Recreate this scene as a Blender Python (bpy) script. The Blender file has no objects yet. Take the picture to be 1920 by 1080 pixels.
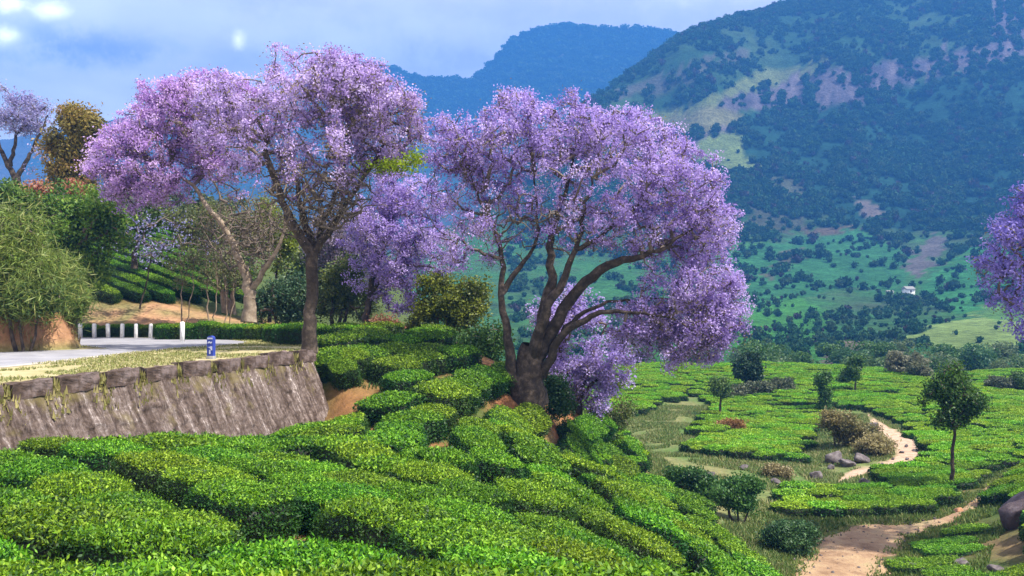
import bpy, math, random
import numpy as np
from mathutils import Vector, Matrix

rng = np.random.default_rng(7)
random.seed(7)
S = bpy.context.scene
COL = S.collection

# ------------------------------------------------------------------ camera
F, CX, HY = 1700.0, 960.0, 560.0          # focal length, centre and horizon in 1920x1080 pixels
cam_d = bpy.data.cameras.new("camera")
cam = bpy.data.objects.new("camera", cam_d)
COL.objects.link(cam)
cam_d.sensor_width = 36.0
cam_d.lens = F / 1920 * 36.0
cam_d.shift_y = (HY - 540) / 1920
cam_d.clip_start = 0.2
cam_d.clip_end = 20000
cam.location = (0, 0, 0)
cam.rotation_euler = (math.radians(90), 0, 0)
S.camera = cam

# ------------------------------------------------------------------ sky and sun
SUN_EL, SUN_AZ = math.radians(57), math.radians(-22)     # azimuth from +X towards +Y
sdir = Vector((math.cos(SUN_EL) * math.cos(SUN_AZ), math.cos(SUN_EL) * math.sin(SUN_AZ), math.sin(SUN_EL)))
W = bpy.data.worlds.new("World")
S.world = W
W.use_nodes = True
nt = W.node_tree
nt.nodes.clear()
def N(tree, kind, **kw):
    n = tree.nodes.new(kind)
    for k, v in kw.items():
        setattr(n, k, v)
    return n
out = N(nt, "ShaderNodeOutputWorld")
bg = N(nt, "ShaderNodeBackground")
bg.inputs["Strength"].default_value = 0.1
sky = N(nt, "ShaderNodeTexSky", sky_type="NISHITA", sun_disc=False)
sky.sun_elevation = SUN_EL
sky.sun_rotation = math.atan2(sdir.x, sdir.y)
sky.altitude = 1500
tc = N(nt, "ShaderNodeTexCoord")
mp = N(nt, "ShaderNodeMapping")
mp.inputs["Scale"].default_value = (1.0, 1.0, 2.6)
mp.inputs["Location"].default_value = (0.35, 0.0, 0.12)
nt.links.new(tc.outputs["Generated"], mp.inputs["Vector"])
n1 = N(nt, "ShaderNodeTexNoise")
n1.inputs["Scale"].default_value = 3.4
n1.inputs["Detail"].default_value = 7
n1.inputs["Roughness"].default_value = 0.52
nt.links.new(mp.outputs["Vector"], n1.inputs["Vector"])
r1 = N(nt, "ShaderNodeValToRGB")
e = r1.color_ramp.elements
e[0].position, e[0].color = 0.34, (0.47, 0.46, 0.55, 1)
e[1].position, e[1].color = 0.48, (0.74, 0.71, 0.77, 1)
for p_, c_ in ((0.60, (0.92, 0.90, 0.93, 1)), (0.72, (1.05, 1.05, 1.06, 1))):
    q = e.new(p_)
    q.color = c_
nt.links.new(n1.outputs["Fac"], r1.inputs["Fac"])
# single clouds: soft ragged patches on the sky (direction slopes u = x/y, v = z/y)
sep = N(nt, "ShaderNodeSeparateXYZ"); nt.links.new(tc.outputs["Generated"], sep.inputs[0])
def M2(op, a, b=None, clamp=False):
    n = N(nt, "ShaderNodeMath", operation=op, use_clamp=clamp)
    for i, v in enumerate((a, b)):
        if v is None: continue
        if isinstance(v, (int, float)): n.inputs[i].default_value = v
        else: nt.links.new(v, n.inputs[i])
    return n.outputs[0]
uu = M2("DIVIDE", sep.outputs["X"], sep.outputs["Y"]); vv = M2("DIVIDE", sep.outputs["Z"], sep.outputs["Y"])
n2 = N(nt, "ShaderNodeTexNoise"); n2.inputs["Scale"].default_value = 30; n2.inputs["Detail"].default_value = 8; n2.inputs["Roughness"].default_value = 0.68
nt.links.new(tc.outputs["Generated"], n2.inputs["Vector"])
cloud = r1.outputs["Color"]
for (px, py, rx, ry, soft, colr, amt) in [
        (165, 92, 130, 34, 1.3, (0.28, 0.30, 0.44), 0.9), (60, 55, 110, 26, 1.3, (0.42, 0.45, 0.6), 0.5), (1150, 30, 330, 60, 1.5, (0.50, 0.52, 0.66), 0.6), (880, 130, 260, 50, 1.5, (0.52, 0.56, 0.72), 0.5),
        (100, 20, 30, 14, 1.7, (2.2, 2.2, 2.2), 0.9), (12, 66, 26, 16, 1.7, (2.2, 2.2, 2.2), 0.9), (16, 8, 26, 13, 1.7, (2.2, 2.2, 2.2), 0.9), (447, 74, 10, 16, 1.7, (2.0, 2.0, 2.1), 0.8),
        (700, 60, 240, 50, 1.5, (0.9, 0.92, 1.0), 0.5), (330, 30, 160, 40, 1.5, (0.86, 0.88, 0.98), 0.4)]:
    du = M2("DIVIDE", M2("SUBTRACT", uu, (px - CX) / F), rx / F); dv = M2("DIVIDE", M2("SUBTRACT", vv, (HY - py) / F), ry / F)
    d = M2("SQRT", M2("ADD", M2("MULTIPLY", du, du), M2("MULTIPLY", dv, dv)))
    d = M2("ADD", d, M2("MULTIPLY", M2("SUBTRACT", n2.outputs["Fac"], 0.5), 3.4))
    mr = N(nt, "ShaderNodeMapRange", interpolation_type="SMOOTHSTEP")
    mr.inputs["From Min"].default_value = 1.0 + soft * 0.5; mr.inputs["From Max"].default_value = 1.0 - soft * 0.8
    mr.inputs["To Max"].default_value = amt
    nt.links.new(d, mr.inputs["Value"])
    front = M2("GREATER_THAN", sep.outputs["Y"], 0.0)
    cm_ = N(nt, "ShaderNodeMix", data_type="RGBA")
    nt.links.new(M2("MULTIPLY", mr.outputs["Result"], front), cm_.inputs["Factor"])
    nt.links.new(cloud, cm_.inputs[6]); cm_.inputs[7].default_value = (*colr, 1)
    cloud = cm_.outputs[2]
sc_ = N(nt, "ShaderNodeVectorMath", operation="SCALE")
sc_.inputs["Scale"].default_value = 10.0
nt.links.new(cloud, sc_.inputs[0])
mx = N(nt, "ShaderNodeMix", data_type="RGBA")
mx.inputs["Factor"].default_value = 0.86
nt.links.new(sky.outputs["Color"], mx.inputs[6])
nt.links.new(sc_.outputs["Vector"], mx.inputs[7])
nt.links.new(mx.outputs[2], bg.inputs["Color"])
nt.links.new(bg.outputs["Background"], out.inputs["Surface"])

sl = bpy.data.lights.new("sun", "SUN")
sl.energy = 5.0
sl.angle = math.radians(0.6)
sl.color = (1.0, 0.95, 0.86)
so = bpy.data.objects.new("sun", sl)
so.rotation_euler = (-sdir).to_track_quat("-Z", "Y").to_euler()
COL.objects.link(so)

S.view_settings.view_transform = "Standard"
S.view_settings.look = "None"
S.view_settings.gamma = 1.0
S.view_settings.use_curve_mapping = False
S.view_settings.exposure = 1.05
HAZE_DENSITY = 3.6e-4
HAZE_COLOR = (0.075, 0.31, 0.88, 1)

# ------------------------------------------------------------------ helpers
def at(px, py, Y):
    return np.array([(px - CX) / F * Y, Y, (HY - py) / F * Y])

def _hash(ix, iy, seed):
    h = (ix.astype(np.int64) * 374761393 + iy.astype(np.int64) * 668265263 + seed * 1442695041) & 0x7FFFFFFF
    h = ((h ^ (h >> 13)) * 1274126177) & 0x7FFFFFFF
    h = (h ^ (h >> 16)) & 0x7FFFFFFF
    return (h % 100003) / 100003.0

def vnoise(x, y, seed=0):
    x = np.asarray(x, float); y = np.asarray(y, float)
    ix, iy = np.floor(x), np.floor(y)
    fx, fy = x - ix, y - iy
    fx = fx * fx * (3 - 2 * fx); fy = fy * fy * (3 - 2 * fy)
    a = _hash(ix, iy, seed); b = _hash(ix + 1, iy, seed)
    c = _hash(ix, iy + 1, seed); d = _hash(ix + 1, iy + 1, seed)
    return (a * (1 - fx) + b * fx) * (1 - fy) + (c * (1 - fx) + d * fx) * fy

def fbm(x, y, oct=4, seed=0):
    s = 0; a = 1.0; t = 0
    for i in range(oct):
        s = s + a * (vnoise(x * 2 ** i + 17.3 * i, y * 2 ** i - 9.1 * i, seed + i) - 0.5)
        t += a
        a *= 0.5
    return s / t * 2

def inpoly(px, py, poly):
    px = np.asarray(px, float); py = np.asarray(py, float)
    r = np.zeros(px.shape, bool)
    j = len(poly) - 1
    for i in range(len(poly)):
        xi, yi = poly[i]; xj, yj = poly[j]
        if yi != yj:
            c = ((yi > py) != (yj > py)) & (px < (xj - xi) * (py - yi) / (yj - yi) + xi)
            r ^= c
        j = i
    return r

class TPS:
    def __init__(s, P, v, lam=1e-4):
        P = np.asarray(P, float); n = len(P)
        K = s.k(P[:, None, :] - P[None, :, :]) + lam * np.eye(n)
        Q = np.c_[np.ones(n), P]
        A = np.block([[K, Q], [Q.T, np.zeros((3, 3))]])
        s.w = np.linalg.solve(A, np.r_[np.asarray(v, float), 0, 0, 0])
        s.P = P
    def k(s, d):
        r2 = (d ** 2).sum(-1)
        return 0.5 * r2 * np.log(np.maximum(r2, 1e-12))
    def __call__(s, q):
        q = np.asarray(q, float)
        o = np.empty(len(q))
        for i in range(0, len(q), 20000):
            b = q[i:i + 20000]
            o[i:i + 20000] = s.k(b[:, None, :] - s.P[None]) @ s.w[:-3] + s.w[-3] + b @ s.w[-2:]
        return o

def mesh_np(name, V, Fc, col=None, uv=None, smooth=False):
    """mesh from numpy arrays: V (n,3), Fc (m,k) with one k; col (n,3) per vertex."""
    V = np.ascontiguousarray(V, np.float32); Fc = np.ascontiguousarray(Fc, np.int32)
    me = bpy.data.meshes.new(name)
    m, k = Fc.shape
    me.vertices.add(len(V)); me.vertices.foreach_set("co", V.ravel())
    me.loops.add(m * k); me.loops.foreach_set("vertex_index", Fc.ravel())
    me.polygons.add(m)
    me.polygons.foreach_set("loop_start", np.arange(0, m * k, k, dtype=np.int32))
    me.polygons.foreach_set("loop_total", np.full(m, k, np.int32))
    if smooth:
        me.polygons.foreach_set("use_smooth", np.ones(m, bool))
    me.update(calc_edges=True)
    if col is not None:
        ca = me.color_attributes.new("Col", "FLOAT_COLOR", "POINT")
        ca.data.foreach_set("color", np.c_[col, np.ones(len(V))].astype(np.float32).ravel())
    if uv is not None:
        ul = me.uv_layers.new(name="UVMap")
        ul.data.foreach_set("uv", np.asarray(uv, np.float32)[Fc.ravel()].ravel())
    me.validate()
    return me

def obj(name, me, mat=None, parent=None, loc=(0, 0, 0)):
    o = bpy.data.objects.new(name, me)
    COL.objects.link(o)
    if mat is not None and len(me.materials) == 0:
        me.materials.append(mat)
    o.location = loc
    if parent is not None:
        o.parent = parent
    return o

def empty(name, loc, rz=0.0):
    o = bpy.data.objects.new(name, None)
    o.empty_display_size = 0.3
    COL.objects.link(o)
    o.location = loc
    o.rotation_euler = (0, 0, rz)
    return o

def tag(o, label=None, cat=None, group=None, kind=None):
    if label: o["label"] = label
    if cat: o["category"] = cat
    if group: o["group"] = group
    if kind: o["kind"] = kind
    return o

def grid_faces(nu, nv, flip=False):
    i = np.arange(nu - 1)[:, None] * nv + np.arange(nv - 1)[None]
    f = np.stack([i, i + nv, i + nv + 1, i + 1], -1).reshape(-1, 4)
    return f[:, ::-1] if flip else f

def box_vf(x0, x1, y0, y1, z0, z1):
    v = np.array([[x, y, z] for x in (x0, x1) for y in (y0, y1) for z in (z0, z1)], float)
    f = np.array([[0, 1, 3, 2], [4, 6, 7, 5], [0, 4, 5, 1], [2, 3, 7, 6], [0, 2, 6, 4], [1, 5, 7, 3]])
    return v, f

def join(parts):
    V, Fs, n = [], [], 0
    for v, f in parts:
        V.append(v); Fs.append(np.asarray(f) + n); n += len(v)
    return np.concatenate(V), np.concatenate(Fs)

def bevel_obj(o, w=0.02, seg=2):
    m = o.modifiers.new("bevel", "BEVEL")
    m.width = w; m.segments = seg; m.limit_method = "ANGLE"

# ------------------------------------------------------------------ materials
def new_mat(name):
    m = bpy.data.materials.new(name)
    m.use_nodes = True
    m.node_tree.nodes.clear()
    return m, m.node_tree

def noise_node(t, scale, detail=5, rough=0.6, vec=None, coord="Object"):
    n = N(t, "ShaderNodeTexNoise")
    n.inputs["Scale"].default_value = scale
    n.inputs["Detail"].default_value = detail
    n.inputs["Roughness"].default_value = rough
    if vec is None:
        c = N(t, "ShaderNodeTexCoord")
        vec = c.outputs[coord]
    t.links.new(vec, n.inputs["Vector"])
    return n

def ramp(t, fac, stops):
    r = N(t, "ShaderNodeValToRGB")
    el = r.color_ramp.elements
    el[0].position, el[0].color = stops[0][0], (*stops[0][1], 1)
    el[1].position, el[1].color = stops[-1][0], (*stops[-1][1], 1)
    for p, c in stops[1:-1]:
        q = el.new(p); q.color = (*c, 1)
    t.links.new(fac, r.inputs["Fac"])
    return r

def principled(t, rough=0.8, spec=0.3):
    b = N(t, "ShaderNodeBsdfPrincipled")
    b.inputs["Roughness"].default_value = rough
    b.inputs["Specular IOR Level"].default_value = spec
    return b

def finish(t, shader):
    o = N(t, "ShaderNodeOutputMaterial")
    t.links.new(shader, o.inputs["Surface"])

def leaf_material(name, transl=0.35, rough=0.5, spec=0.35, vary=0.0):
    m, t = new_mat(name)
    a = N(t, "ShaderNodeAttribute", attribute_name="Col")
    c = a.outputs["Color"]
    if vary:
        oi = N(t, "ShaderNodeObjectInfo")
        hs = N(t, "ShaderNodeHueSaturation")
        mr = N(t, "ShaderNodeMapRange")
        mr.inputs["To Min"].default_value = 1 - vary
        mr.inputs["To Max"].default_value = 1 + vary
        t.links.new(oi.outputs["Random"], mr.inputs["Value"])
        t.links.new(mr.outputs["Result"], hs.inputs["Value"])
        mr2 = N(t, "ShaderNodeMapRange")
        mr2.inputs["To Min"].default_value = 0.5 + 0.03 * vary * 4
        mr2.inputs["To Max"].default_value = 0.5 - 0.03 * vary * 4
        fr = N(t, "ShaderNodeMath", operation="FRACT")
        ml = N(t, "ShaderNodeMath", operation="MULTIPLY")
        ml.inputs[1].default_value = 7.31
        t.links.new(oi.outputs["Random"], ml.inputs[0])
        t.links.new(ml.outputs[0], fr.inputs[0])
        t.links.new(fr.outputs[0], mr2.inputs["Value"])
        t.links.new(mr2.outputs["Result"], hs.inputs["Hue"])
        t.links.new(c, hs.inputs["Color"])
        c = hs.outputs["Color"]
    b = principled(t, rough, spec)
    t.links.new(c, b.inputs["Base Color"])
    tr = N(t, "ShaderNodeBsdfTranslucent")
    t.links.new(c, tr.inputs["Color"])
    mxs = N(t, "ShaderNodeMixShader")
    mxs.inputs[0].default_value = transl
    t.links.new(b.outputs[0], mxs.inputs[1])
    t.links.new(tr.outputs[0], mxs.inputs[2])
    finish(t, mxs.outputs[0])
    return m

def attr_material(name, rough=0.95, nscale=1.0, namp=0.5, bump=0.0, bscale=None, coord="Object"):
    """vertex colour modulated by noise"""
    m, t = new_mat(name)
    a = N(t, "ShaderNodeAttribute", attribute_name="Col")
    n = noise_node(t, nscale, 8, 0.65, coord=coord)
    mr = N(t, "ShaderNodeMapRange")
    mr.inputs["From Min"].default_value = 0.25
    mr.inputs["From Max"].default_value = 0.75
    mr.inputs["To Min"].default_value = 1 - namp
    mr.inputs["To Max"].default_value = 1 + namp
    t.links.new(n.outputs["Fac"], mr.inputs["Value"])
    v = N(t, "ShaderNodeVectorMath", operation="SCALE")
    t.links.new(a.outputs["Color"], v.inputs[0])
    t.links.new(mr.outputs["Result"], v.inputs["Scale"])
    b = principled(t, rough, 0.15)
    t.links.new(v.outputs[0], b.inputs["Base Color"])
    if bump:
        bn = noise_node(t, bscale or nscale * 2, 8, 0.7, coord=coord)
        bp = N(t, "ShaderNodeBump")
        bp.inputs["Strength"].default_value = 0.8
        bp.inputs["Distance"].default_value = bump
        t.links.new(bn.outputs["Fac"], bp.inputs["Height"])
        t.links.new(bp.outputs[0], b.inputs["Normal"])
    finish(t, b.outputs[0])
    return m

def ramp_material(name, scale, stops, rough=0.9, bump=0.02, bscale=None, spec=0.2):
    m, t = new_mat(name)
    n = noise_node(t, scale, 8, 0.65)
    r = ramp(t, n.outputs["Fac"], stops)
    b = principled(t, rough, spec)
    t.links.new(r.outputs[0], b.inputs["Base Color"])
    if bump:
        bn = noise_node(t, bscale or scale * 3, 8, 0.7)
        bp = N(t, "ShaderNodeBump")
        bp.inputs["Strength"].default_value = 0.9
        bp.inputs["Distance"].default_value = bump
        t.links.new(bn.outputs["Fac"], bp.inputs["Height"])
        t.links.new(bp.outputs[0], b.inputs["Normal"])
    finish(t, b.outputs[0])
    return m

M_TEA = leaf_material("tea_leaf", 0.34, 0.5, 0.24, vary=0.2)
M_LEAF = leaf_material("tree_leaf", 0.35, 0.5, 0.35)
M_BLOOM = leaf_material("jacaranda_blossom", 0.42, 0.9, 0.0)
M_FOREST = leaf_material("forest_crown", 0.15, 0.8, 0.0, vary=0.18)
M_GRASS = leaf_material("grass_blade", 0.35, 0.6, 0.25)
M_BARK = ramp_material("dark_bark", 3.0, [(0.3, (0.022, 0.017, 0.013)), (0.5, (0.055, 0.042, 0.032)), (0.7, (0.14, 0.105, 0.08))], 0.9, 0.05, 9)
M_BARKP = ramp_material("pale_bark", 3.0, [(0.3, (0.12, 0.09, 0.06)), (0.5, (0.25, 0.19, 0.135)), (0.7, (0.38, 0.31, 0.23))], 0.9, 0.03, 9)
M_TWIG = ramp_material("twig_bark", 2.0, [(0.3, (0.08, 0.062, 0.05)), (0.7, (0.20, 0.16, 0.125))], 0.9, 0)
M_ROCK = ramp_material("valley_rock", 1.6, [(0.3, (0.05, 0.042, 0.045)), (0.5, (0.12, 0.10, 0.10)), (0.72, (0.26, 0.23, 0.22))], 0.9, 0.06, 5)
M_ORANGE = ramp_material("orange_stone", 2.5, [(0.3, (0.32, 0.15, 0.08)), (0.7, (0.55, 0.30, 0.17))], 0.9, 0.04, 6)
M_ASPHALT = ramp_material("asphalt", 0.9, [(0.3, (0.20, 0.195, 0.21)), (0.55, (0.27, 0.265, 0.28)), (0.75, (0.33, 0.32, 0.325))], 0.85, 0.006, 40)
M_PATH = ramp_material("path_dirt", 0.7, [(0.3, (0.16, 0.09, 0.05)), (0.45, (0.30, 0.19, 0.11)), (0.58, (0.36, 0.25, 0.14)), (0.7, (0.30, 0.25, 0.12))], 0.95, 0.12, 5)
M_WHITE = ramp_material("white_paint", 6.0, [(0.25, (0.55, 0.55, 0.50)), (0.5, (0.78, 0.78, 0.75)), (0.8, (0.82, 0.82, 0.80))], 0.6, 0.004, 20)
M_BLUE = ramp_material("blue_paint", 5.0, [(0.25, (0.025, 0.04, 0.20)), (0.6, (0.035, 0.06, 0.32))], 0.5, 0.004, 20)
M_CONC = ramp_material("grey_concrete", 5.0, [(0.3, (0.16, 0.16, 0.14)), (0.7, (0.34, 0.33, 0.31))], 0.9, 0.01, 20)

# ------------------------------------------------------------------ terrain of the tea slope and the valley
TH = 0.75
cp = []      # (px, Y, z)
for px, py, Y in [(-300, 1080, 9), (-100, 1080, 9.5), (0, 1080, 10), (250, 1080, 10), (500, 1080, 10), (750, 1080, 10.5), (960, 1080, 11.5), (1100, 1080, 14), (1250, 1080, 20), (1390, 1080, 29),
                  (-150, 950, 14.5), (0, 950, 15), (250, 950, 15.5), (500, 955, 16), (800, 950, 18), (960, 950, 20.5), (1100, 955, 25.5), (1200, 965, 31), (1290, 980, 38),
                  (60, 873, 20), (300, 850, 23.5), (500, 862, 24), (700, 868, 25), (900, 865, 27), (1000, 870, 30.5), (1100, 885, 37), (1190, 910, 45),
                  (570, 812, 33), (700, 788, 34), (850, 800, 34), (960, 815, 36), (800, 715, 40), (900, 735, 42.5), (980, 785, 44), (1060, 832, 48), (1120, 862, 52),
                  (690, 690, 42), (640, 690, 41.5), (770, 662, 46.5), (700, 637, 47), (630, 615, 49)]:
    cp.append((px, Y, (HY - py) / F * Y - TH))
for px, py, Y in [(490, 865, 36.2), (625, 775, 40.3), (300, 852, 30.5), (100, 880, 26), (0, 890, 23.5), (985, 742, 46), (1090, 778, 56), (700, 633, 58), (850, 648, 58)]:
    cp.append((px, Y, (HY - py) / F * Y))
for q in [(-1000, 3, -1.9), (200, 3, -1.9), (960, 3, -1.9), (1700, 3, -1.9), (3000, 3, -2.2), (1800, 6, -3.2), (1500, 8, -3.6),
          (1500, 14, -7), (1900, 12, -6.5), (1500, 22, -10.6), (1900, 22, -10.6), (1600, 32, -12.4), (1900, 32, -11.8), (2500, 30, -9), (2800, 12, -5),
          (1460, 36, -11.6), (1400, 44, -11.9), (1300, 52, -11.7), (1600, 45, -12.5), (1700, 50, -12.4), (1785, 58, -12.2), (1890, 46, -11.4), (2000, 50, -9.8),
          (1860, 58, -11.9), (1950, 62, -11.2), (2300, 60, -8), (1200, 60, -10.8), (1200, 72, -12), (1000, 62, -8.8), (1000, 82, -12), (850, 85, -7),
          (1300, 80, -12.3), (1600, 80, -12.5), (1900, 85, -12), (1400, 110, -12.2), (1700, 110, -12.8), (2000, 110, -12.4), (1100, 110, -12.4), (900, 130, -11),
          (1600, 156, -12.9), (1200, 156, -12.3), (1900, 156, -13.2), (1440, 142, -10.9), (2300, 156, -12), (1000, 156, -12),
          (1000, 210, -24), (1300, 205, -23), (1600, 205, -24), (1900, 205, -24), (2400, 205, -22), (1000, 290, -40), (1500, 290, -40), (2200, 290, -38),
          (200, 40, -4.6), (450, 48, -4.0), (-200, 40, -4.6), (-300, 26, -4.6), (350, 36, -5),
          (150, 56.5, -2.5), (300, 56.5, -2.5), (430, 56.5, -2.6), (560, 57, -2.5), (150, 60.5, -1.15), (300, 60.5, -0.95), (450, 60.5, -1.9), (0, 60, -1.0),
          (150, 70, 1.5), (300, 70, 1.9), (300, 92, 6.5), (450, 75, 0.9), (300, 125, 13), (0, 100, 9.4), (-300, 70, 2), (-400, 110, 11), (600, 80, 0), (750, 80, -1.2),
          (600, 125, 6), (750, 125, 2), (300, 200, 20), (0, 200, 22), (600, 200, 8), (300, 290, 20), (-600, 290, 24), (700, 290, -10)]:
    cp.append(q)
cp = np.array(cp, float)
def tcoord(px, Y):
    return np.c_[np.asarray(px, float) / 330.0, np.log(Y) * 2.4]
T_ = TPS(tcoord(cp[:, 0], cp[:, 1]), cp[:, 2], 2e-4)
def ground(x, y):
    x = np.atleast_1d(np.asarray(x, float)); y = np.atleast_1d(np.asarray(y, float))
    px = CX + F * x / y
    z = T_(tcoord(px, y))
    a = np.clip((y - 5) / 40, 0.05, 1)
    return z + 0.16 * a * fbm(x * 0.35, y * 0.35, 4, 3) + 0.8 * np.clip((y - 60) / 14, 0, 1) * fbm(x / 8, y / 11, 2, 6)
def gz(x, y):
    return float(ground(x, y)[0])
def gat(px, py, z0=-12.2, it=14):
    """ground point seen at a pixel, in the valley"""
    Y = F * -z0 / (py - HY)
    for _ in range(it):
        z = gz((px - CX) / F * Y, Y)
        Y = 0.5 * Y + 0.5 * F * -z / (py - HY)
    x = (px - CX) / F * Y
    return np.array([x, Y, gz(x, Y)])
def prow(y, z):
    return HY - F * z / y

SCRUB = [(1140, 790), (1200, 770), (1290, 735), (1340, 760), (1325, 800), (1290, 850), (1400, 868), (1500, 868), (1540, 800), (1560, 765), (1640, 770), (1690, 800), (1735, 835), (1725, 862), (1640, 890), (1700, 928), (1690, 980), (1620, 978), (1540, 985), (1520, 1095), (1430, 1095), (1330, 950), (1200, 880)]
LAWN = [(1470, 925), (1690, 925), (1690, 972), (1480, 975)]
STREAM = [(1625, 775), (1665, 800), (1728, 832), (1722, 862), (1640, 885), (1570, 905), (1590, 885), (1680, 858), (1672, 835), (1640, 815)]
nu, nv = 330, 250
gpx = np.linspace(-1000, 3000, nu); gY = np.exp(np.linspace(np.log(3.0), np.log(290), nv))
PX, YY = np.meshgrid(gpx, gY, indexing="ij")
XX = (PX - CX) / F * YY
ZZ = ground(XX.ravel(), YY.ravel()).reshape(XX.shape)
RW = prow(YY, ZZ)
soil = np.array([0.26, 0.115, 0.05]); weed = np.array([0.05, 0.085, 0.02]); dry = np.array([0.17, 0.16, 0.065]); fgreen = np.array([0.07, 0.13, 0.012])
nz = fbm(XX * 0.3, YY * 0.3, 4, 21); nz2 = fbm(XX * 0.9, YY * 0.9, 3, 5)
def lerp(a, b, f):
    return a * (1 - f[..., None]) + b * f[..., None]
c = lerp(np.broadcast_to(soil, (*XX.shape, 3)), weed, np.clip(0.62 + nz * 1.3, 0, 1))
valley = np.clip((-9.5 - ZZ) / 1.5, 0, 1)
c = lerp(c, np.array([0.06, 0.085, 0.025]), np.clip((YY - 61) / 4, 0, 1) * np.clip((ZZ + 6) / 3, 0, 1))
c = lerp(c, lerp(np.broadcast_to(np.array([0.055, 0.085, 0.018]), c.shape), np.array([0.17, 0.115, 0.055]), np.clip(0.35 + nz * 1.2 + nz2 * .5, 0, 1)), valley)
jp = PX + 14 * nz2; jr = RW + 9 * nz
scr = inpoly(jp, jr, SCRUB) & (ZZ < -8) & ~inpoly(jp, jr, LAWN)
c = np.where(scr[..., None], lerp(np.broadcast_to(dry, c.shape), np.array([0.075, 0.13, 0.03]), np.clip(0.55 + nz * 1.4, 0, 1)), c)
c = np.where((inpoly(PX + 5 * nz2, RW + 3 * nz, STREAM) & (ZZ < -8))[..., None], np.array([0.42, 0.29, 0.2]), c)
bankm = (YY > 55.5) & (YY < 63) & (PX < 520) & (ZZ > -2.6)
c = np.where(bankm[..., None], lerp(np.broadcast_to(np.array([0.36, 0.2, 0.11]), c.shape), np.array([0.2, 0.17, 0.07]), np.clip(0.3 + nz2 * 1.5, 0, 1)), c)
V = np.stack([XX, YY, ZZ], -1).reshape(-1, 3)
tag(obj("ground", mesh_np("ground", V, grid_faces(nu, nv), c.reshape(-1, 3), smooth=True), attr_material("ground_soil", 0.95, 2.2, 0.45, 0.08, 5)), kind="structure")

# ------------------------------------------------------------------ mountains
m_cp = []
for px in (-700, 0, 500, 1000, 1300, 1600, 1920, 2400, 3000):
    m_cp.append((px, 150, 730)); m_cp.append((px, 215, 692))
for q in [(1000, 320, 640), (1300, 320, 645), (1600, 320, 648), (1920, 300, 640), (2400, 300, 630), (1800, 360, 612), (1920, 400, 592), (1500, 420, 600), (1300, 420, 600), (2400, 400, 560),
          (1450, 560, 540), (1690, 560, 545), (1920, 540, 530), (1500, 700, 480), (1750, 680, 480), (1920, 650, 460), (2400, 600, 420), (1300, 650, 500),
          (1500, 840, 430), (1700, 830, 425), (1920, 820, 400), (1400, 930, 350), (1600, 980, 330), (1900, 1000, 300), (1350, 1050, 280), (1500, 1150, 215), (1700, 1180, 180), (1920, 1180, 130), (2400, 1000, 100),
          (1320, 1120, 215), (1420, 1200, 165), (1560, 1210, 120), (1700, 1230, 110), (1850, 1230, 80), (1250, 1150, 235),
          (1110, 1180, 198), (1190, 1260, 140), (1280, 1330, 68), (1400, 1420, 28), (1500, 1480, 0), (1700, 1540, -50), (1920, 1560, -100), (2400, 1500, -180), (3000, 1300, -120),
          (1280, 1230, 110), (1500, 1350, 60), (1700, 1400, 20), (1920, 1400, -20),
          (1000, 1150, 300), (1000, 900, 400), (850, 1000, 420), (600, 900, 500), (300, 800, 540), (-300, 700, 560), (800, 700, 480), (300, 500, 590), (-300, 450, 600), (600, 500, 590),
          (1110, 1600, 330), (1280, 1800, 260), (1500, 2000, 190), (1920, 2050, 100), (2400, 2050, 50), (1000, 1500, 420), (600, 1300, 560), (-300, 1200, 590), (3000, 2000, 50)]:
    m_cp.append(q)
m_cp = np.array(m_cp, float)
def mcoord(px, Y):
    return np.c_[np.asarray(px, float) / 350.0, np.log(Y) * 2.2]
TM = TPS(mcoord(m_cp[:, 0], m_cp[:, 1]), m_cp[:, 2], 2e-4)
def mrow(px, Y):
    px = np.asarray(px, float); Y = np.asarray(Y, float)
    r = TM(mcoord(px.ravel(), Y.ravel())).reshape(px.shape)
    x = (px - CX) / F * Y
    k = np.clip((Y - 220) / 500, 0, 1)
    r = r + k * (13 * fbm(x / 190, Y / 190, 4, 40) + 5 * np.abs(fbm(x / 60, Y / 60, 3, 50)) )
    return r
nu, nv = 380, 240
gpx = np.linspace(-700, 2900, nu); gY = np.exp(np.linspace(np.log(150), np.log(2050), nv))
PX, YY = np.meshgrid(gpx, gY, indexing="ij")
RW = mrow(PX, YY)
XX = (PX - CX) / F * YY; ZZ = np.maximum((HY - RW) / F * YY, -46)
# cover of the slopes: forest (colour kept dark in place of cloud shade), rock bands, meadow, tea and scree
A = lambda *v: np.array(v, float)
n_a = fbm(XX / 70, YY / 70, 4, 60); n_b = fbm(XX / 22, YY / 22, 3, 70); n_c = fbm(PX / 9, RW / 40, 3, 75)
cm = lerp(np.broadcast_to(A(0.022, 0.062, 0.026), (*XX.shape, 3)), A(0.045, 0.085, 0.032), np.clip(0.35 + n_a * 1.1 + n_b * .6, 0, 1))
n_d = fbm(XX / 9, YY / 9, 2, 72)
jp = PX + 18 * n_a + 16 * n_b + 14 * n_d; jr = RW + 9 * n_a + 9 * n_b + 9 * n_d
lowz = np.clip((RW - 400) / 60, 0, 1)
cm = lerp(cm, lerp(np.broadcast_to(A(0.046, 0.15, 0.040), cm.shape), A(0.06, 0.095, 0.045), np.clip(0.30 + n_a * 1.0 + n_b * 0.7, 0, 1)), lowz)
rock = lerp(np.broadcast_to(A(0.06, 0.055, 0.075), cm.shape), A(0.15, 0.125, 0.14), np.clip(0.4 + n_c * 1.4, 0, 1))
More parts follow.
